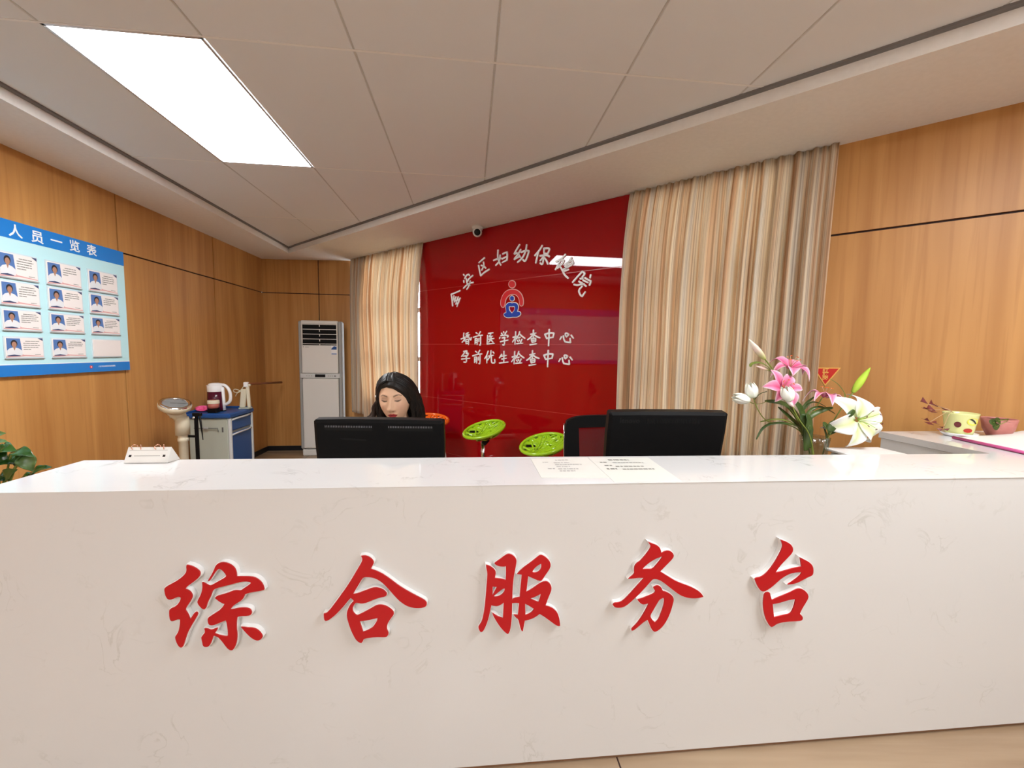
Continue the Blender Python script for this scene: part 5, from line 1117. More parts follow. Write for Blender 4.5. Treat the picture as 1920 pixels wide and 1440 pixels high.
def bloom(parent, px, Y, axis, size, cols, rot=0.0, name='bloom', curls=None, n=6, skip=()):
    size *= LS; c = at(px[0], px[1], Y); ax = Vector(axis).normalized(); xa = ax.orthogonal().normalized(); ya = ax.cross(xa); b = MB()
    for k_ in range(n):
        if k_ in skip: continue
        a = rot + 2 * PI * k_ / n; d = xa * math.cos(a) + ya * math.sin(a)
        cu = 0.45 + 0.22 * ((k_ * 7) % 3) if curls is None else curls[k_]
        petal(b, c - ax * (0.0 if k_ % 2 else 0.004), ax, d, size * (1.0 + 0.08 * ((k_ * 5) % 3 - 1)), size * ((0.30 if k_ % 2 else 0.22) if cols is not WHT else (0.33 if k_ % 2 else 0.27)), 0.42 if cols is not WHT else 0.30, cu, cols)
    o_ = b.build(name, parent); o_.modifiers.new('t', 'SOLIDIFY').thickness = 0.0008
    b = MB()
    for k_ in range(6):
        a = rot + 0.5 + 2 * PI * k_ / 6; d = (xa * math.cos(a) + ya * math.sin(a)) * 0.35 + ax
        pts = smooth3([c, c + d * size * 0.35, c + d * size * 0.55 + (xa * math.cos(a) + ya * math.sin(a)) * size * 0.08], 1)
        b.tube(pts, 0.0010, 'budgreen' if cols is WHT else 'oxstem', 5)
        b.tube([pts[-1], pts[-1] + (xa * math.sin(a) - ya * math.cos(a)) * 0.008], 0.0016, 'orange' if cols is not WHT else 'oxalis', 5)
    b.build('stamens', o_); return c
def bud(parent, p0, p1, r, cols, Y, name='bud'):
    r *= LS; a, e = at(*p0, Y), at(*p1, Y); ax = (e - a); L = ax.length; ax.normalize(); b = MB()
    xa = ax.orthogonal().normalized(); ya = ax.cross(xa); 
    def f(u, v):
        rr_ = r * (math.sin(PI * (0.06 + 0.94 * u) ** 0.8) ** 0.8 + 0.05) * (1 + 0.06 * math.cos(3 * 2 * PI * v))
        return a + ax * L * u + rr_ * (xa * math.cos(2 * PI * v) + ya * math.sin(2 * PI * v))
    b.grid(f, 16, 18, 'petal', True, lambda u, v: lerp3(cols, u)); b.build(name, parent); return a
def leaf(parent, pts, Y, w, m, name='leaf', tip=0.15, face=(0, -0.4, 1)):
    w *= LS; P = smooth3([at(x, y, Y + (0 if len(q) == 0 else q[0])) for x, y, *q in pts], 3); n = len(P); b = MB()
    fv = Vector(face).normalized(); vs_ = []
    for i, p in enumerate(P):
        tng = (P[min(i + 1, n - 1)] - P[max(i - 1, 0)]).normalized(); sdv = tng.cross(fv)
        sdv = sdv.normalized() if sdv.length > 1e-4 else Vector((1, 0, 0)); nn = sdv.cross(tng)
        u = i / (n - 1); ww = w * (math.sin(PI * (0.12 + 0.86 * u)) ** 0.8 + 0.02)
        vs_ += [p - sdv * ww + nn * ww * 0.25, p - nn * 0.0, p + sdv * ww + nn * ww * 0.25]
    fs = [(i * 3 + k_, i * 3 + k_ + 1, i * 3 + 4 + k_, i * 3 + 3 + k_) for i in range(n - 1) for k_ in range(2)]
    b.add(vs_, fs, m, True); o_ = b.build(name, parent); o_.modifiers.new('t', 'SOLIDIFY').thickness = 0.0012; return o_
def stem(parent, pts, Y, r, m='stem', name='stem'):
    r *= LS; b = MB(); b.tube(smooth3([at(x, y, Y + (q[0] if q else 0)) for x, y, *q in pts], 2), r, m, 7); return b.build(name, parent)
base_l = Vector((v0.x, v0.y, VH * 0.35 + vb.z))
# pink lily spray
t = thing('lily_stem', 'pink lily stem with three open pink blooms and a pale bud, in the vase', 'flower', base_l + Vector((-0.01, 0, 0)), 0, 'silk flowers in the glass vase')
stem(t, [(1524, 860), (1518, 815), (1500, 770), (1478, 735, -0.0), (1455, 700), (1433, 672)], VY, 0.0030)
stem(t, [(1496, 760), (1482, 715), (1481, 692)], VY + 0.01, 0.0028)
stem(t, [(1508, 790), (1530, 765), (1542, 745)], VY + 0.005, 0.0026)
stem(t, [(1450, 697), (1440, 694), (1432, 690)], VY, 0.0022)
bloom(t, (1481, 690), VY, (0.02, -0.50, 1), 0.095, PINK, 0.35)
bloom(t, (1466, 728), VY - 0.05, (-0.05, -1, 0.40), 0.092, PINK, 0.15, curls=[0.3, 0.5, 0.35, 0.5, 0.3, 0.45])
bloom(t, (1546, 744), VY + 0.0, (0.15, -0.05, 1), 0.082, PINK, 0.7, curls=[0.5, 0.9, 0.7, 0.9, 0.6, 0.8])
BUDC = ((0.45, 0.50, 0.12), (0.82, 0.66, 0.58), (0.86, 0.85, 0.72))
bud(t, (1434, 673), (1404, 636), 0.0135, BUDC, VY); bud(t, (1443, 694), (1417, 686), 0.0075, ((0.35, 0.42, 0.1), (0.75, 0.5, 0.45), (0.8, 0.65, 0.6)), VY, 'small_bud')
leaf(t, [(1449, 697), (1438, 686), (1424, 679), (1408, 682), (1407, 688)], VY - 0.004, 0.010, 'leafy')
leaf(t, [(1486, 735), (1484, 715), (1481, 702)], VY + 0.02, 0.008, 'leafdk')
# tulips
t = thing('tulip_stem', 'thin stem with two white tulips leaning far left out of the vase', 'flower', base_l + Vector((-0.02, 0.01, 0)), 0, 'silk flowers in the glass vase')
stem(t, [(1520, 862), (1510, 815), (1480, 795), (1440, 793), (1424, 775), (1414, 752), (1413, 745)], VY - 0.012, 0.0024)
stem(t, [(1414, 757), (1412, 757), (1405, 753)], VY - 0.012, 0.0018); stem(t, [(1414, 750), (1424, 738), (1438, 734)], VY - 0.012, 0.0018, 'leafdk'); stem(t, [(1417, 758), (1428, 757), (1438, 752)], VY - 0.012, 0.0014)
TUL = ((0.80, 0.85, 0.70), (0.88, 0.89, 0.84), (0.84, 0.86, 0.74))
def tulip(parent, p0, p1, r, Y):
    r *= LS; a, e = at(*p0, Y), at(*p1, Y); ax = (e - a); L = ax.length; ax.normalize(); xa = ax.orthogonal().normalized(); ya = ax.cross(xa); b = MB()
    for k_ in range(6):
        ph = 2 * PI * k_ / 6; 
        def f(u, v, ph=ph, k_=k_):
            q = ph + (v - 0.5) * 1.35 * (1 - 0.55 * u ** 3); rr_ = r * (math.sin(PI * (0.10 + 0.72 * u)) ** 0.7) * (1.0 if k_ % 2 else 0.955) * (1 - 0.10 * u)
            return a + ax * L * u * (1 - 0.10 * (2 * abs(v - 0.5)) ** 2 * u) + rr_ * (xa * math.cos(q) + ya * math.sin(q))
        b.grid(f, 12, 8, 'petal', True, lambda u, v: lerp3(TUL, u))
    o_ = b.build('bloom', parent); o_.modifiers.new('t', 'SOLIDIFY').thickness = 0.0008
tulip(t, (1413, 745), (1405, 719), 0.0290, VY - 0.012); tulip(t, (1404, 751), (1375, 744), 0.0270, VY - 0.02)
t = thing('tulip_stem', 'white tulip in front of the lower pink lily bloom', 'flower', base_l + Vector((0.0, -0.02, 0)), 0, 'silk flowers in the glass vase')
stem(t, [(1527, 862), (1520, 815), (1500, 790), (1488, 768), (1483, 752)], VY - 0.09, 0.0024)
tulip(t, (1481, 751), (1472, 726), 0.0290, VY - 0.10)
bud(t, (1487, 762), (1472, 748), 0.008, ((0.8, 0.6, 0.55), (0.8, 0.7, 0.66), (0.8, 0.8, 0.75)), VY - 0.095, 'small_petal')
# strap leaves around the vase mouth
t = thing('foliage_spray', 'bunch of long dark green strap leaves arching out of the vase mouth', 'leaves', base_l + Vector((0.0, 0.02, 0)), 0, 'silk flowers in the glass vase')
for pts, w, m_, dY, fc in (
    ([(1518, 850), (1506, 805), (1485, 795), (1455, 792), (1430, 800), (1418, 824)], 0.008, 'leafdk', -0.02, (0, -0.5, 1)),
    ([(1515, 835), (1502, 805), (1482, 790), (1455, 785), (1425, 791)], 0.009, 'leafy', 0.0, (0, -0.3, 1)),
    ([(1512, 840), (1505, 795), (1485, 765), (1462, 754), (1434, 752)], 0.016, 'leafdk', 0.01, (0.3, -0.8, 0.7)),
    ([(1514, 840), (1500, 800), (1478, 780), (1459, 763)], 0.011, 'leafdk', 0.02, (0.2, -0.8, 0.4)),
    ([(1508, 815), (1495, 785), (1480, 765), (1470, 758)], 0.012, 'leafy', 0.03, (0.3, -0.9, 0.4)),
    ([(1512, 830), (1508, 790), (1500, 765), (1491, 754)], 0.020, 'leafdk', -0.01, (0.4, -1, 0.2)),
    ([(1514, 840), (1514, 800), (1508, 785), (1502, 778)], 0.022, 'leafdk', -0.04, (-0.3, -1, 0.2)),
    ([(1510, 845), (1512, 815), (1518, 790), (1512, 776)], 0.018, 'leafdk', -0.05, (0.2, -1, 0.3)),
    ([(1516, 800), (1521, 805), (1518, 818)], 0.013, 'leafdk', -0.07, (0.3, -1, 0.2)),
    ([(1508, 785), (1520, 766), (1540, 762), (1558, 771), (1566, 776)], 0.007, 'leafdk', 0.0, (0, -0.6, 1)),
    ([(1508, 795), (1522, 778), (1545, 768), (1562, 764)], 0.011, 'leafdk', -0.01, (0, -0.9, 0.8)),
    ([(1502, 768), (1512, 755), (1522, 748), (1526, 744)], 0.005, 'leafdk', 0.02, (0, -0.6, 1)),
    ([(1506, 770), (1520, 752), (1540, 757), (1556, 769)], 0.005, 'leafdk', 0.01, (0, -0.5, 1))):
    leaf(t, pts, VY + dY, w, m_, face=fc)
stem(t, [(1524, 862), (1518, 820), (1512, 795)], VY, 0.0035)
# white lily
t = thing('lily_stem', 'white lily stem with one big open white bloom and a lime green bud', 'flower', base_l + Vector((0.02, 0, 0)), 0, 'silk flowers in the glass vase')
stem(t, [(1540, 862), (1548, 830), (1556, 800), (1575, 770), (1590, 748), (1601, 734)], VY, 0.0028)
stem(t, [(1552, 822), (1566, 796), (1590, 788), (1604, 787)], VY - 0.03, 0.0024)
bud(t, (1599, 736), (1632, 689), 0.0150, ((0.30, 0.42, 0.04), (0.42, 0.60, 0.05), (0.30, 0.50, 0.03)), VY)
bloom(t, (1606, 787), VY - 0.04, (0.14, -1.0, 0.14), 0.152, WHT, 0.55, curls=[0.5, 0.75, 0.4, 0.8, 0.5, 0.7])
leaf(t, [(1585, 748), (1583, 735), (1572, 720), (1556, 710)], VY + 0.01, 0.0065, 'leafy'); leaf(t, [(1554, 815), (1572, 806), (1590, 803), (1602, 804)], VY - 0.01, 0.008, 'leafdk')
leaf(t, [(1556, 812), (1550, 800), (1543, 792)], VY - 0.04, 0.014, 'leafdk', face=(0.5, -1, 0.2)); leaf(t, [(1555, 808), (1560, 798), (1568, 790)], VY - 0.045, 0.018, 'leafdk', face=(-0.2, -1, 0.5))
leaf(t, [(1552, 840), (1549, 815), (1543, 796)], VY - 0.02, 0.007, 'leafdk', face=(0.5, -1, 0.2)); leaf(t, [(1590, 780), (1597, 774), (1601, 768)], VY - 0.075, 0.011, 'leafdk', face=(0.2, -1, 0.5))
leaf(t, [(1570, 795), (1585, 797), (1598, 799)], VY - 0.02, 0.006, 'leafdk')

# ------------------------------------------------------------------ leafy plant in a floor pot at the left end of the counter
PY = 1.95
pc_ = at(18, 900, PY); pb_ = Vector((pc_.x - 0.05, PY, 0))
t = thing('potted_plant', 'glossy dark green leafy plant beyond the left end of the counter', 'plant', pb_)
b = MB(); b.lathe([(0, 0), (0.13, 0), (0.17, 0.28), (0.18, 0.30), (0.165, 0.30), (0.155, 0.25)], 'white', pb_, n=36); b.build('pot', t)
b = MB(); b.lathe([(0.16, 0.26), (0, 0.275)], 'soil', pb_, n=24); b.build('soil', t)
crown = pb_ + Z * 0.62
b = MB()
for dx, dy in ((0, 0), (0.03, 0.02), (-0.03, 0.01)): b.tube(smooth3([pb_ + Vector((dx, dy, 0.25)), pb_ + Vector((dx * 2, dy * 2, 0.5)), crown + Vector((dx, dy, 0.1))], 1), 0.010, 'stem', 8)
b.build('trunk', t)
def big_leaf(p0, p1, w, m_, droop=0.03, face=(0, -0.35, 1), Y=0.0):
    a = at(p0[0], p0[1], PY + Y); e = at(p1[0], p1[1], PY + Y + (p1[2] if len(p1) > 2 else 0))
    fv = Vector(face).normalized(); ax = e - a; L = ax.length; ax.normalize(); sdv = ax.cross(fv).normalized(); nn = sdv.cross(ax)
    if nn.z < 0: nn = -nn
    def f(u, v):
        x = (v - 0.5) * 2; ww = w * (math.sin(PI * min(1, u ** 0.85)) ** 0.9) * (1 - 0.35 * u) * 1.25
        return a + ax * L * u + nn * (droop * math.sin(PI * u) + 0.22 * ww * x * x - 0.02 * abs(x) * math.sin(14 * u)*ww*5) + sdv * x * ww
    b = MB(); b.grid(f, 16, 8, m_); o_ = b.build('leaf', t); o_.modifiers.new('t', 'SOLIDIFY').thickness = 0.001
    b = MB(); b.tube(smooth3([crown + Z * 0.02, (crown + a) / 2 + Z * 0.04, a], 1), 0.004, 'stem', 6); b.build('leaf_stalk', t)
for args in (((-6, 858), (32, 846), 0.050, 'plantleaf', 0.03, (0.1, -0.5, 1)), ((-10, 875), (46, 871), 0.060, 'plantleaf', 0.03, (0.1, -0.4, 1)), ((22, 848), (64, 857), 0.030, 'plantleaf', 0.015, (0.2, -0.5, 1)),
             ((30, 872), (50, 850), 0.028, 'plantleaf', 0.01, (-0.4, -0.8, 0.5)), ((44, 850), (62, 884), 0.034, 'plantleafl', 0.01, (0.6, -0.9, 0.3)), ((52, 892), (99, 876), 0.028, 'plantleaf', 0.012, (0, -0.6, 1)),
             ((8, 898), (34, 880), 0.030, 'plantleafl', 0.01, (0, -0.9, 0.4)), ((-14, 905), (20, 900), 0.05, 'plantleaf', 0.02, (0, -0.5, 1)), ((30, 905), (70, 893), 0.035, 'plantleaf', 0.01, (0, -0.5, 1)),
             ((-12, 822), (12, 812), 0.022, 'plantleafl', 0.01, (0, -0.8, 0.5)), ((-14, 833), (16, 829), 0.018, 'plantleafl', 0.008, (0, -0.5, 1)), ((-25, 845), (15, 868), 0.05, 'plantleaf', 0.02, (0.2, -0.7, 0.7))):
    big_leaf(*args)

# ------------------------------------------------------------------ woman seated behind the left monitor
HC = at(741, 748, 1.97)                      # centre of the head
HP = R(6); HR = R(-2.5); HY = R(2)          # bowed, slightly tilted
hm = Matrix.Rotation(HY, 3, 'Z') @ Matrix.Rotation(HR, 3, 'Y') @ Matrix.Rotation(HP, 3, 'X')
def H(p): return HC + hm @ Vector(p)
seat = Vector((HC.x, HC.y + 0.16, 0))
wo = thing('person', 'woman with wavy black hair and red lips seated behind the left monitor', 'person', Vector((seat.x, seat.y, 0.0)))
def gs(x, c, s): return math.exp(-((x - c) / s) ** 2)
def head_pt(x, y, z):
    """unit sphere direction to a head point, face towards -y"""
    rx_, ry_, rz_ = 0.0735, 0.094, 0.116
    px, py, pz = x * rx_, y * ry_, z * rz_
    zz = pz
    if zz < 0.02:
        k = min(1, (0.02 - zz) / 0.135); px *= 1 - 0.30 * k ** 1.8
        py *= 1 - 0.10 * k
    if zz > 0.05: px *= 1 + 0.02 * (zz - 0.05) / 0.06
    front = max(0.0, -y) ** 0.8
    fl_ = max(0.0, -y)
    # flatten the face a little
    if py < -0.070: py = -0.070 + (py + 0.070) * 0.62
    d = 0.0
    ax = abs(px)
    d += 0.022 * gs(px, 0, 0.0125) * gs(zz, -0.030, 0.015)                      # nose tip
    d += 0.0135 * gs(px, 0, 0.0095) * gs(zz, -0.006, 0.025)                      # bridge
    d += 0.0085 * gs(ax, 0.0135, 0.0075) * gs(zz, -0.034, 0.0085)                # wings
    d -= 0.0035 * gs(ax, 0.0075, 0.004) * gs(zz, -0.0425, 0.0035)                # nostrils
    d -= 0.0085 * gs(ax, 0.030, 0.017) * gs(zz, 0.012, 0.0125)                   # eye sockets
    d += 0.0060 * gs(ax, 0.031, 0.0125) * gs(zz, 0.0115, 0.0085)                 # lids over the eyeballs
    d += 0.0030 * gs(ax, 0.030, 0.020) * gs(zz, 0.032, 0.009)                    # brow
    d += 0.0050 * gs(ax, 0.040, 0.018) * gs(zz, -0.022, 0.020)                   # cheeks
    d += 0.0062 * gs(px, 0, 0.019) * gs(zz, -0.0595, 0.0055)                     # upper lip
    d += 0.0072 * gs(px, 0, 0.0165) * gs(zz, -0.0705, 0.0060)                    # lower lip
    d -= 0.0035 * gs(px, 0, 0.020) * gs(zz, -0.0645, 0.0022)                     # mouth line
    d -= 0.0030 * gs(px, 0, 0.016) * gs(zz, -0.083, 0.006)
    d += 0.0070 * gs(px, 0, 0.020) * gs(zz, -0.100, 0.013)                       # chin
    py -= d * (1 if y < 0 else 0)
    return (px, py, pz)
SK = (0.80, 0.52, 0.35); LIP = (0.36, 0.022, 0.03); BRW = (0.10, 0.048, 0.032); LSH = (0.015, 0.01, 0.01); LID = (0.60, 0.35, 0.26)
def mixc(a, b_, k): k = max(0, min(1, k)); return tuple(a[i] * (1 - k) + b_[i] * k for i in range(3))
def head_col(p):
    px, py, pz = p; ax = abs(px); c = SK
    if py > -0.02: return c
    c = mixc(c, (0.72, 0.38, 0.28), 0.35 * gs(ax, 0.040, 0.018) * gs(pz, -0.022, 0.020))
    c = mixc(c, LID, 0.7 * gs(ax, 0.031, 0.016) * gs(pz, 0.016, 0.007))
    # lips: cupid's bow and fuller lower lip
    up_l = -0.0545 - 0.0085 * (ax / 0.0232) ** 1.5 + (0.0016 if ax > 0.004 else 0); lo_l = -0.0775 + 0.0125 * (ax / 0.0225) ** 2
    if ax < 0.0225 and lo_l < pz < up_l: c = mixc(c, LIP, min(1, (up_l - pz) / 0.0015, (pz - lo_l) / 0.0015))
    if ax < 0.023: c = mixc(c, (0.10, 0.006, 0.01), 0.85 * gs(pz, -0.0645 + 0.001 * (ax / 0.02), 0.0011))
    # brows
    t_ = (ax - 0.0135) / 0.036
    if 0 < t_ < 1:
        zb = 0.0285 + 0.0075 * math.sin(PI * min(1, t_ * 1.15) * 0.62) - 0.006 * max(0, t_ - 0.7) / 0.3; th = 0.0030 * (1 - 0.6 * t_)
        c = mixc(c, BRW, 0.85 * (1 if abs(pz - zb) < th else gs(pz, zb, th * 1.35)))
    # lowered lashes and a slit of eye
    t_ = (ax - 0.0165) / 0.029
    if 0 < t_ < 1:
        zl = 0.0085 - 0.0030 * math.sin(PI * t_) + 0.002 * t_; c = mixc(c, LSH, 0.95 * gs(pz, zl, 0.0020 + 0.0014 * math.sin(PI * t_)))
        if 0.2 < t_ < 0.85: c = mixc(c, (0.02, 0.012, 0.01), 0.9 * gs(pz, zl - 0.0022, 0.0017) * math.sin(PI * (t_ - 0.2) / 0.65))
        c = mixc(c, (0.16, 0.07, 0.05), 0.4 * gs(pz, 0.0170 + 0.004 * math.sin(PI * t_), 0.0011))
    c = mixc(c, (0.16, 0.05, 0.035), 0.8 * gs(ax, 0.0075, 0.0036) * gs(pz, -0.0435, 0.0028))
    return c
body = MB()
NU, NV = 150, 150
def hf(u, v):
    # more columns across the face
    a = 2 * PI * u; a = a + 0.62 * math.sin(a); th = PI * (0.004 + 0.992 * v)
    x, y, z = math.sin(th) * math.sin(a), math.sin(th) * math.cos(a), math.cos(th)
    return head_pt(x, y, z)
def hfa(u, v):
    # u=0.5 is the face (-y)
    return hf(u, v)
raw = {}
body.grid(lambda u, v: H(hfa(u, v)), NU, NV, 'skin', True, lambda u, v: head_col(hfa(u, v)))
# ears
for s_ in (-1, 1):
    def ef(u, v, s_=s_):
        q = 2 * PI * v; rr_ = 0.5 + 0.5 * math.sin(PI * u)
        return H((s_ * (0.070 + 0.014 * math.sin(PI * u) * (0.6 + 0.4 * math.cos(q))), 0.008 + 0.017 * math.cos(q) * math.sin(PI * u) ** 0.5, -0.005 + 0.030 * math.sin(q) * math.sin(PI * u) ** 0.5))
    body.grid(ef, 8, 14, 'skin', True, lambda u, v: SK)
# neck, torso, arms, hands, legs grown with a skin modifier and merged into the same surface
def skin_grow(verts, edges, radii, sub=2):
    me = bpy.data.meshes.new('tmp'); me.from_pydata(verts, edges, []); o_ = bpy.data.objects.new('tmp', me); COL.objects.link(o_)
    mo = o_.modifiers.new('s', 'SKIN'); mo.use_smooth_shade = True
    sv = me.skin_vertices[0].data
    for i, r_ in enumerate(radii): sv[i].radius = r_ if hasattr(r_, '__len__') else (r_, r_)
    sv[0].use_root = True
    o_.modifiers.new('u', 'SUBSURF').levels = sub
    dg = bpy.context.evaluated_depsgraph_get(); m2 = bpy.data.meshes.new_from_object(o_.evaluated_get(dg))
    V = [v.co.copy() for v in m2.vertices]; Fc = [tuple(p.vertices) for p in m2.polygons]
    bpy.data.objects.remove(o_); bpy.data.meshes.remove(me); bpy.data.meshes.remove(m2); return V, Fc
S = lambda x, y, z: (HC.x + x, HC.y + y, z)
zs_ = HC.z
pel = S(0, 0.20, 0.50); wai = S(0, 0.19, 0.68); che = S(0, 0.15, 0.90); ntop = S(0, 0.10, 1.03); nk = tuple(H((0, 0.030, -0.085))); hd = tuple(H((0, 0.012, -0.03)))
pts = [pel, wai, che, ntop, nk, hd]; rad = [(0.155, 0.11), (0.135, 0.10), (0.145, 0.10), 0.062, 0.050, 0.05]; ed = [(0, 1), (1, 2), (2, 3), (3, 4), (4, 5)]
arms_i = {}
for s_ in (-1, 1):
    i0 = len(pts); pts += [S(s_ * 0.150, 0.12, 1.015), S(s_ * 0.20, 0.02, 0.78), S(s_ * 0.15, -0.17, 0.800), S(s_ * 0.145, -0.235, 0.790)]
    rad += [0.058, 0.043, 0.030, (0.034, 0.018)]; ed += [(2, i0), (i0, i0 + 1), (i0 + 1, i0 + 2), (i0 + 2, i0 + 3)]
    hnd = pts[i0 + 3]
    for k_, (dx, ln) in enumerate(((-0.027, 0.060), (-0.009, 0.072), (0.009, 0.068), (0.025, 0.052))):
        j = len(pts); pts += [(hnd[0] + dx, hnd[1] - 0.030, hnd[2] + 0.002), (hnd[0] + dx * 1.15, hnd[1] - 0.030 - ln * 0.55, hnd[2] + 0.002), (hnd[0] + dx * 1.2, hnd[1] - 0.03 - ln, hnd[2] - 0.017)]
        rad += [0.0095, 0.0085, 0.0072]; ed += [(i0 + 3, j), (j, j + 1), (j + 1, j + 2)]
    j = len(pts); pts += [(hnd[0] - s_ * 0.036, hnd[1] + 0.005, hnd[2] - 0.003), (hnd[0] - s_ * 0.056, hnd[1] - 0.03, hnd[2] - 0.010)]; rad += [0.0105, 0.0085]; ed += [(i0 + 2, j), (j, j + 1)]
for s_ in (-1, 1):
    i0 = len(pts); pts += [S(s_ * 0.09, 0.16, 0.49), S(s_ * 0.10, -0.22, 0.50), S(s_ * 0.10, -0.19, 0.09), S(s_ * 0.10, -0.30, 0.045)]
    rad += [0.085, 0.058, 0.038, (0.036, 0.028)]; ed += [(0, i0), (i0, i0 + 1), (i0 + 1, i0 + 2), (i0 + 2, i0 + 3)]
V, Fc = skin_grow(pts, ed, rad)
body.add(V, Fc, 'skin', True, [SK] * len(V))
body.build('body', wo)
# white coat and trousers follow the body
cpts = [S(0, 0.20, 0.52), S(0, 0.19, 0.70), S(0, 0.15, 0.90), S(0, 0.115, 1.005)]; crad = [(0.172, 0.128), (0.152, 0.118), (0.160, 0.116), (0.085, 0.075)]; ced = [(0, 1), (1, 2), (2, 3)]
for s_ in (-1, 1):
    i0 = len(cpts); cpts += [S(s_ * 0.150, 0.12, 1.030), S(s_ * 0.203, 0.02, 0.785), S(s_ * 0.155, -0.15, 0.803)]; crad += [0.072, 0.058, 0.046]; ced += [(2, i0), (i0, i0 + 1), (i0 + 1, i0 + 2)]
V, Fc = skin_grow(cpts, ced, crad); b = MB(); b.add(V, Fc, 'coat', True); b.build('coat', wo)
b = MB()
for s_ in (-1, 1):      # collar points
    b.add([S(s_ * 0.02, 0.02, 1.01), S(s_ * 0.085, 0.05, 1.075), S(s_ * 0.105, 0.12, 1.09), S(s_ * 0.10, 0.04, 1.02)], [(0, 1, 2, 3)], 'coat')
co = b.build('collar', wo); co.modifiers.new('t', 'SOLIDIFY').thickness = 0.006
tp_, tr_, te_ = [S(0, 0.20, 0.50)], [(0.165, 0.118)], []
for s_ in (-1, 1):
    i0 = len(tp_); tp_ += [S(s_ * 0.09, 0.16, 0.49), S(s_ * 0.10, -0.22, 0.50), S(s_ * 0.10, -0.19, 0.12)]; tr_ += [0.094, 0.068, 0.052]; te_ += [(0, i0), (i0, i0 + 1), (i0 + 1, i0 + 2)]
V, Fc = skin_grow(tp_, te_, tr_); b = MB(); b.add(V, Fc, 'trouser', True); b.build('trousers', wo)
# hair: swept cap with a parting, then long waving locks
b = MB(); rnd = random.Random(8)
def cap(u, v):
    a = 2 * PI * u; th = PI * 0.60 * v
    x, y, z = math.sin(th) * math.sin(a), math.sin(th) * math.cos(a), math.cos(th)
    px, py, pz = x * 0.0735, y * 0.094, z * 0.116
    thick = 0.014 + 0.006 * math.cos(th) 
    part = gs(px, -0.016, 0.010) * (1 if y < 0.2 else 0.2) * (1 if z > 0.2 else 0); thick -= 0.006 * part
    thick -= 0.003; thick += 0.002 * math.sin(9 * a + 3 * v) * v + 0.003 * noise.noise(Vector((a * 3, v * 4, 1)))
    # hairline: pull back above the face
    f = max(0.0, -y)
    n_ = Vector((x / 0.0735, y / 0.094, z / 0.116)).normalized()
    return Vector((px, py, pz)) + n_ * thick
def capf(u, v):
    # limit of the hair over the face: swept from the parting
    a = 2 * PI * u; side = math.sin(a); fr = max(0.0, -math.cos(a))
    lim = 1.0
    if fr > 0:
        x0 = side * 0.0735; d = abs(x0 - (-0.016)); k = min(1, d / 0.086)
        lim_front = 0.495 + 0.36 * k ** 2.6
        w = min(1, fr / 0.50); lim = 1 * (1 - w) + lim_front * w
    p = cap(u, v * lim)
    if v > 0.93 and fr > 0.15:                 # roll the edge into the skin
        q = cap(u, lim); n_ = Vector((q.x / 0.0735 ** 2, q.y / 0.094 ** 2, q.z / 0.116 ** 2)).normalized(); p = p - n_ * 0.014 * ((v - 0.93) / 0.07)
    return H(p)
b.grid(capf, 240, 40, 'hair')
def lock(pts, r0, r1, m='hair', n=8, wave=0.004):
    P = smooth3(pts, 2); k = len(P); ph = rnd.uniform(0, 6)
    P = [p + Vector((wave * math.sin(i * 0.9 + ph), wave * math.cos(i * 0.8 + ph), 0)) * (i / k) for i, p in enumerate(P)]
    b.tube([tuple(p) for p in P], [(r0 * (1 - i / (k - 1)) + r1 * (i / (k - 1))) * (0.55 + 0.45 * min(1, 3.0 * i / (k - 1))) for i in range(k)], m, n)
def lerp_paths(F, Mi, Bk, u):
    out = []
    for f, m_, k_ in zip(F, Mi, Bk):
        f, m_, k_ = Vector(f), Vector(m_), Vector(k_)
        out.append(f * (2 * (u - 0.5) * (u - 1)) + m_ * (4 * u * (1 - u)) + k_ * (2 * u * (u - 0.5)))
    return out
RF = [(-0.014, -0.064, 0.103), (0.030, -0.072, 0.088), (0.064, -0.050, 0.053), (0.081, -0.020, 0.004), (0.092, 0.0, -0.065), (0.092, 0.012, -0.14), (0.090, 0.01, -0.21)]
RM = [(-0.014, 0.005, 0.127), (0.042, 0.005, 0.119), (0.088, 0.012, 0.076), (0.110, 0.020, 0.010), (0.122, 0.032, -0.070), (0.120, 0.035, -0.150), (0.112, 0.03, -0.22)]
RB = [(-0.010, 0.088, 0.075), (0.030, 0.102, 0.066), (0.068, 0.098, 0.030), (0.092, 0.094, -0.030), (0.105, 0.090, -0.100), (0.105, 0.085, -0.170), (0.095, 0.08, -0.24)]
LF = [(-0.018, -0.064, 0.103), (-0.044, -0.066, 0.085), (-0.067, -0.045, 0.050), (-0.0775, -0.022, 0.005), (-0.080, 0.0, -0.060), (-0.082, 0.01, -0.11), (-0.09, 0.01, -0.15)]
LM = [(-0.018, 0.005, 0.127), (-0.052, 0.005, 0.113), (-0.080, 0.012, 0.068), (-0.088, 0.018, 0.005), (-0.093, 0.030, -0.065), (-0.097, 0.034, -0.12), (-0.11, 0.03, -0.17)]
LB = [(-0.014, 0.088, 0.075), (-0.045, 0.100, 0.060), (-0.070, 0.092, 0.022), (-0.084, 0.086, -0.035), (-0.092, 0.085, -0.100), (-0.100, 0.08, -0.160), (-0.105, 0.08, -0.22)]
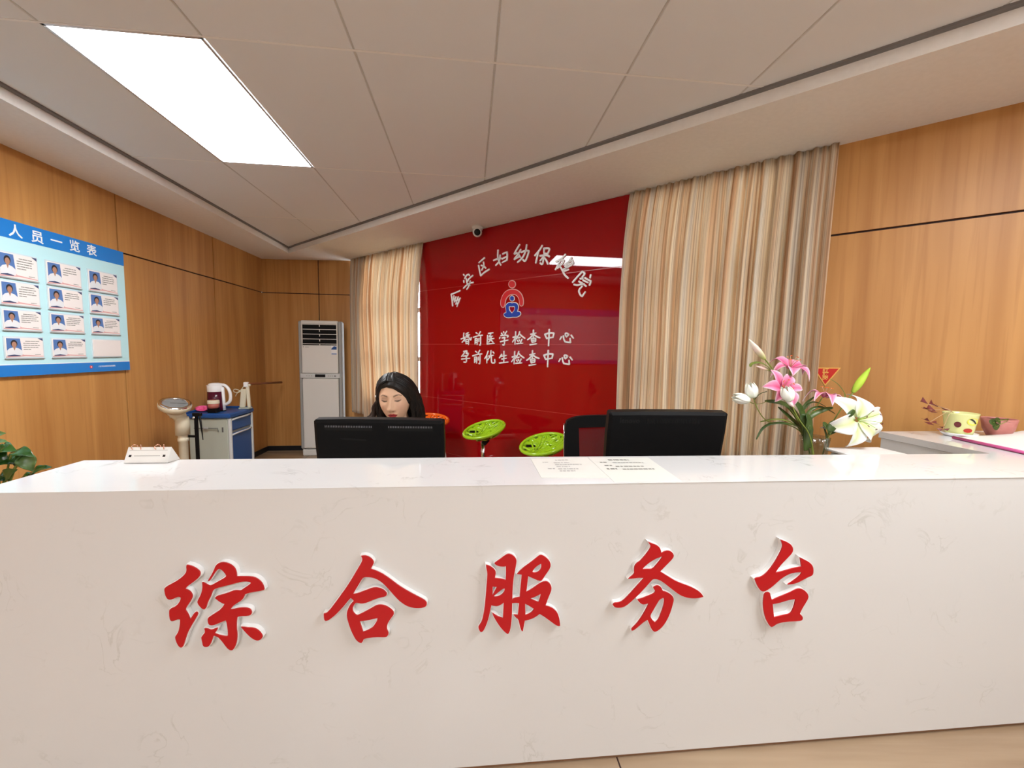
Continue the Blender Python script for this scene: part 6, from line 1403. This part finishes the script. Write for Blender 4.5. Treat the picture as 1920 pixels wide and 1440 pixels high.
for F_, M_, B2, wv in ((RF, RM, RB, 0.004), (LF, LM, LB, 0.005)):
    for i in range(64):
        u = i / 63 + rnd.uniform(-0.008, 0.008); u = max(0, min(1, u))
        P = lerp_paths(F_, M_, B2, u); j = rnd.uniform(-0.003, 0.001)
        P = [H(p + (Vector((p.x, p.y, 0)).normalized() * j if k_ < 4 else Vector((rnd.uniform(-0.014, 0.006) * (1 if p.x > 0 else -1), rnd.uniform(-0.006, 0.006), rnd.uniform(-0.01, 0.01))))) for k_, p in enumerate(P)]
        lock(P, 0.0078, 0.0062, n=6, wave=wv)
for i in range(22):                              # the back
    x = -0.09 + 0.18 * i / 21; lock([H((x * 0.7, 0.080, 0.05)), H((x, 0.102, -0.04)), H((x * 1.1, 0.115, -0.15)), H((x * 1.15, 0.11, -0.24))], 0.022, 0.012)
hr = b.build('hair', wo)
b = MB()
for i in range(16):                              # brownish curls at the left side
    u = i / 15; st_ = H((-0.086 - 0.006 * u, 0.01 + 0.03 * u, -0.005)); e1 = st_ + Vector((-0.028 + 0.01 * rnd.random(), 0.0, -0.035)); e2 = st_ + Vector((-0.010 - 0.02 * rnd.random(), 0.0, -0.075)); e3 = st_ + Vector((-0.035 - 0.035 * u, -0.005, -0.100 - 0.015 * rnd.random())); e4 = e3 + Vector((0.015, 0, -0.03))
    lock([st_, e1, e2, e3, e4], 0.009, 0.004, 'hairbrown', wave=0.003)
plab(b.build('hair_curls', wo), 'brownish wavy curls')
b = MB(); cpos = H((-0.083, -0.030, 0.022)); b.lathe([(0.0046 * math.sin(PI * i / 8), -0.0046 * math.cos(PI * i / 8)) for i in range(9)], 'white', cpos, n=12); b.build('hair_pin', wo)
# her chair, seat only, hidden behind the desk
sc_ = Vector((HC.x, HC.y + 0.18, 0))
t = thing('office_chair', 'low black chair under the seated woman behind the left monitor', 'chair', sc_)
b = MB(); b.box(sc_ + Z * 0.375, 0.46, 0.44, 0.07, 'blackm', bev=0.03); b.build('seat', t)
b = MB(); b.tube([sc_ + Z * 0.05, sc_ + Z * 0.36], 0.03, 'black', 12); b.build('gas_lift', t)
for k_ in range(5):
    a = 2 * PI * k_ / 5; b = MB(); b.tube([sc_ + Z * 0.07, sc_ + Vector((0.26 * math.cos(a), 0.26 * math.sin(a), 0.03))], [0.03, 0.02], 'black', 8); b.build('leg', t)
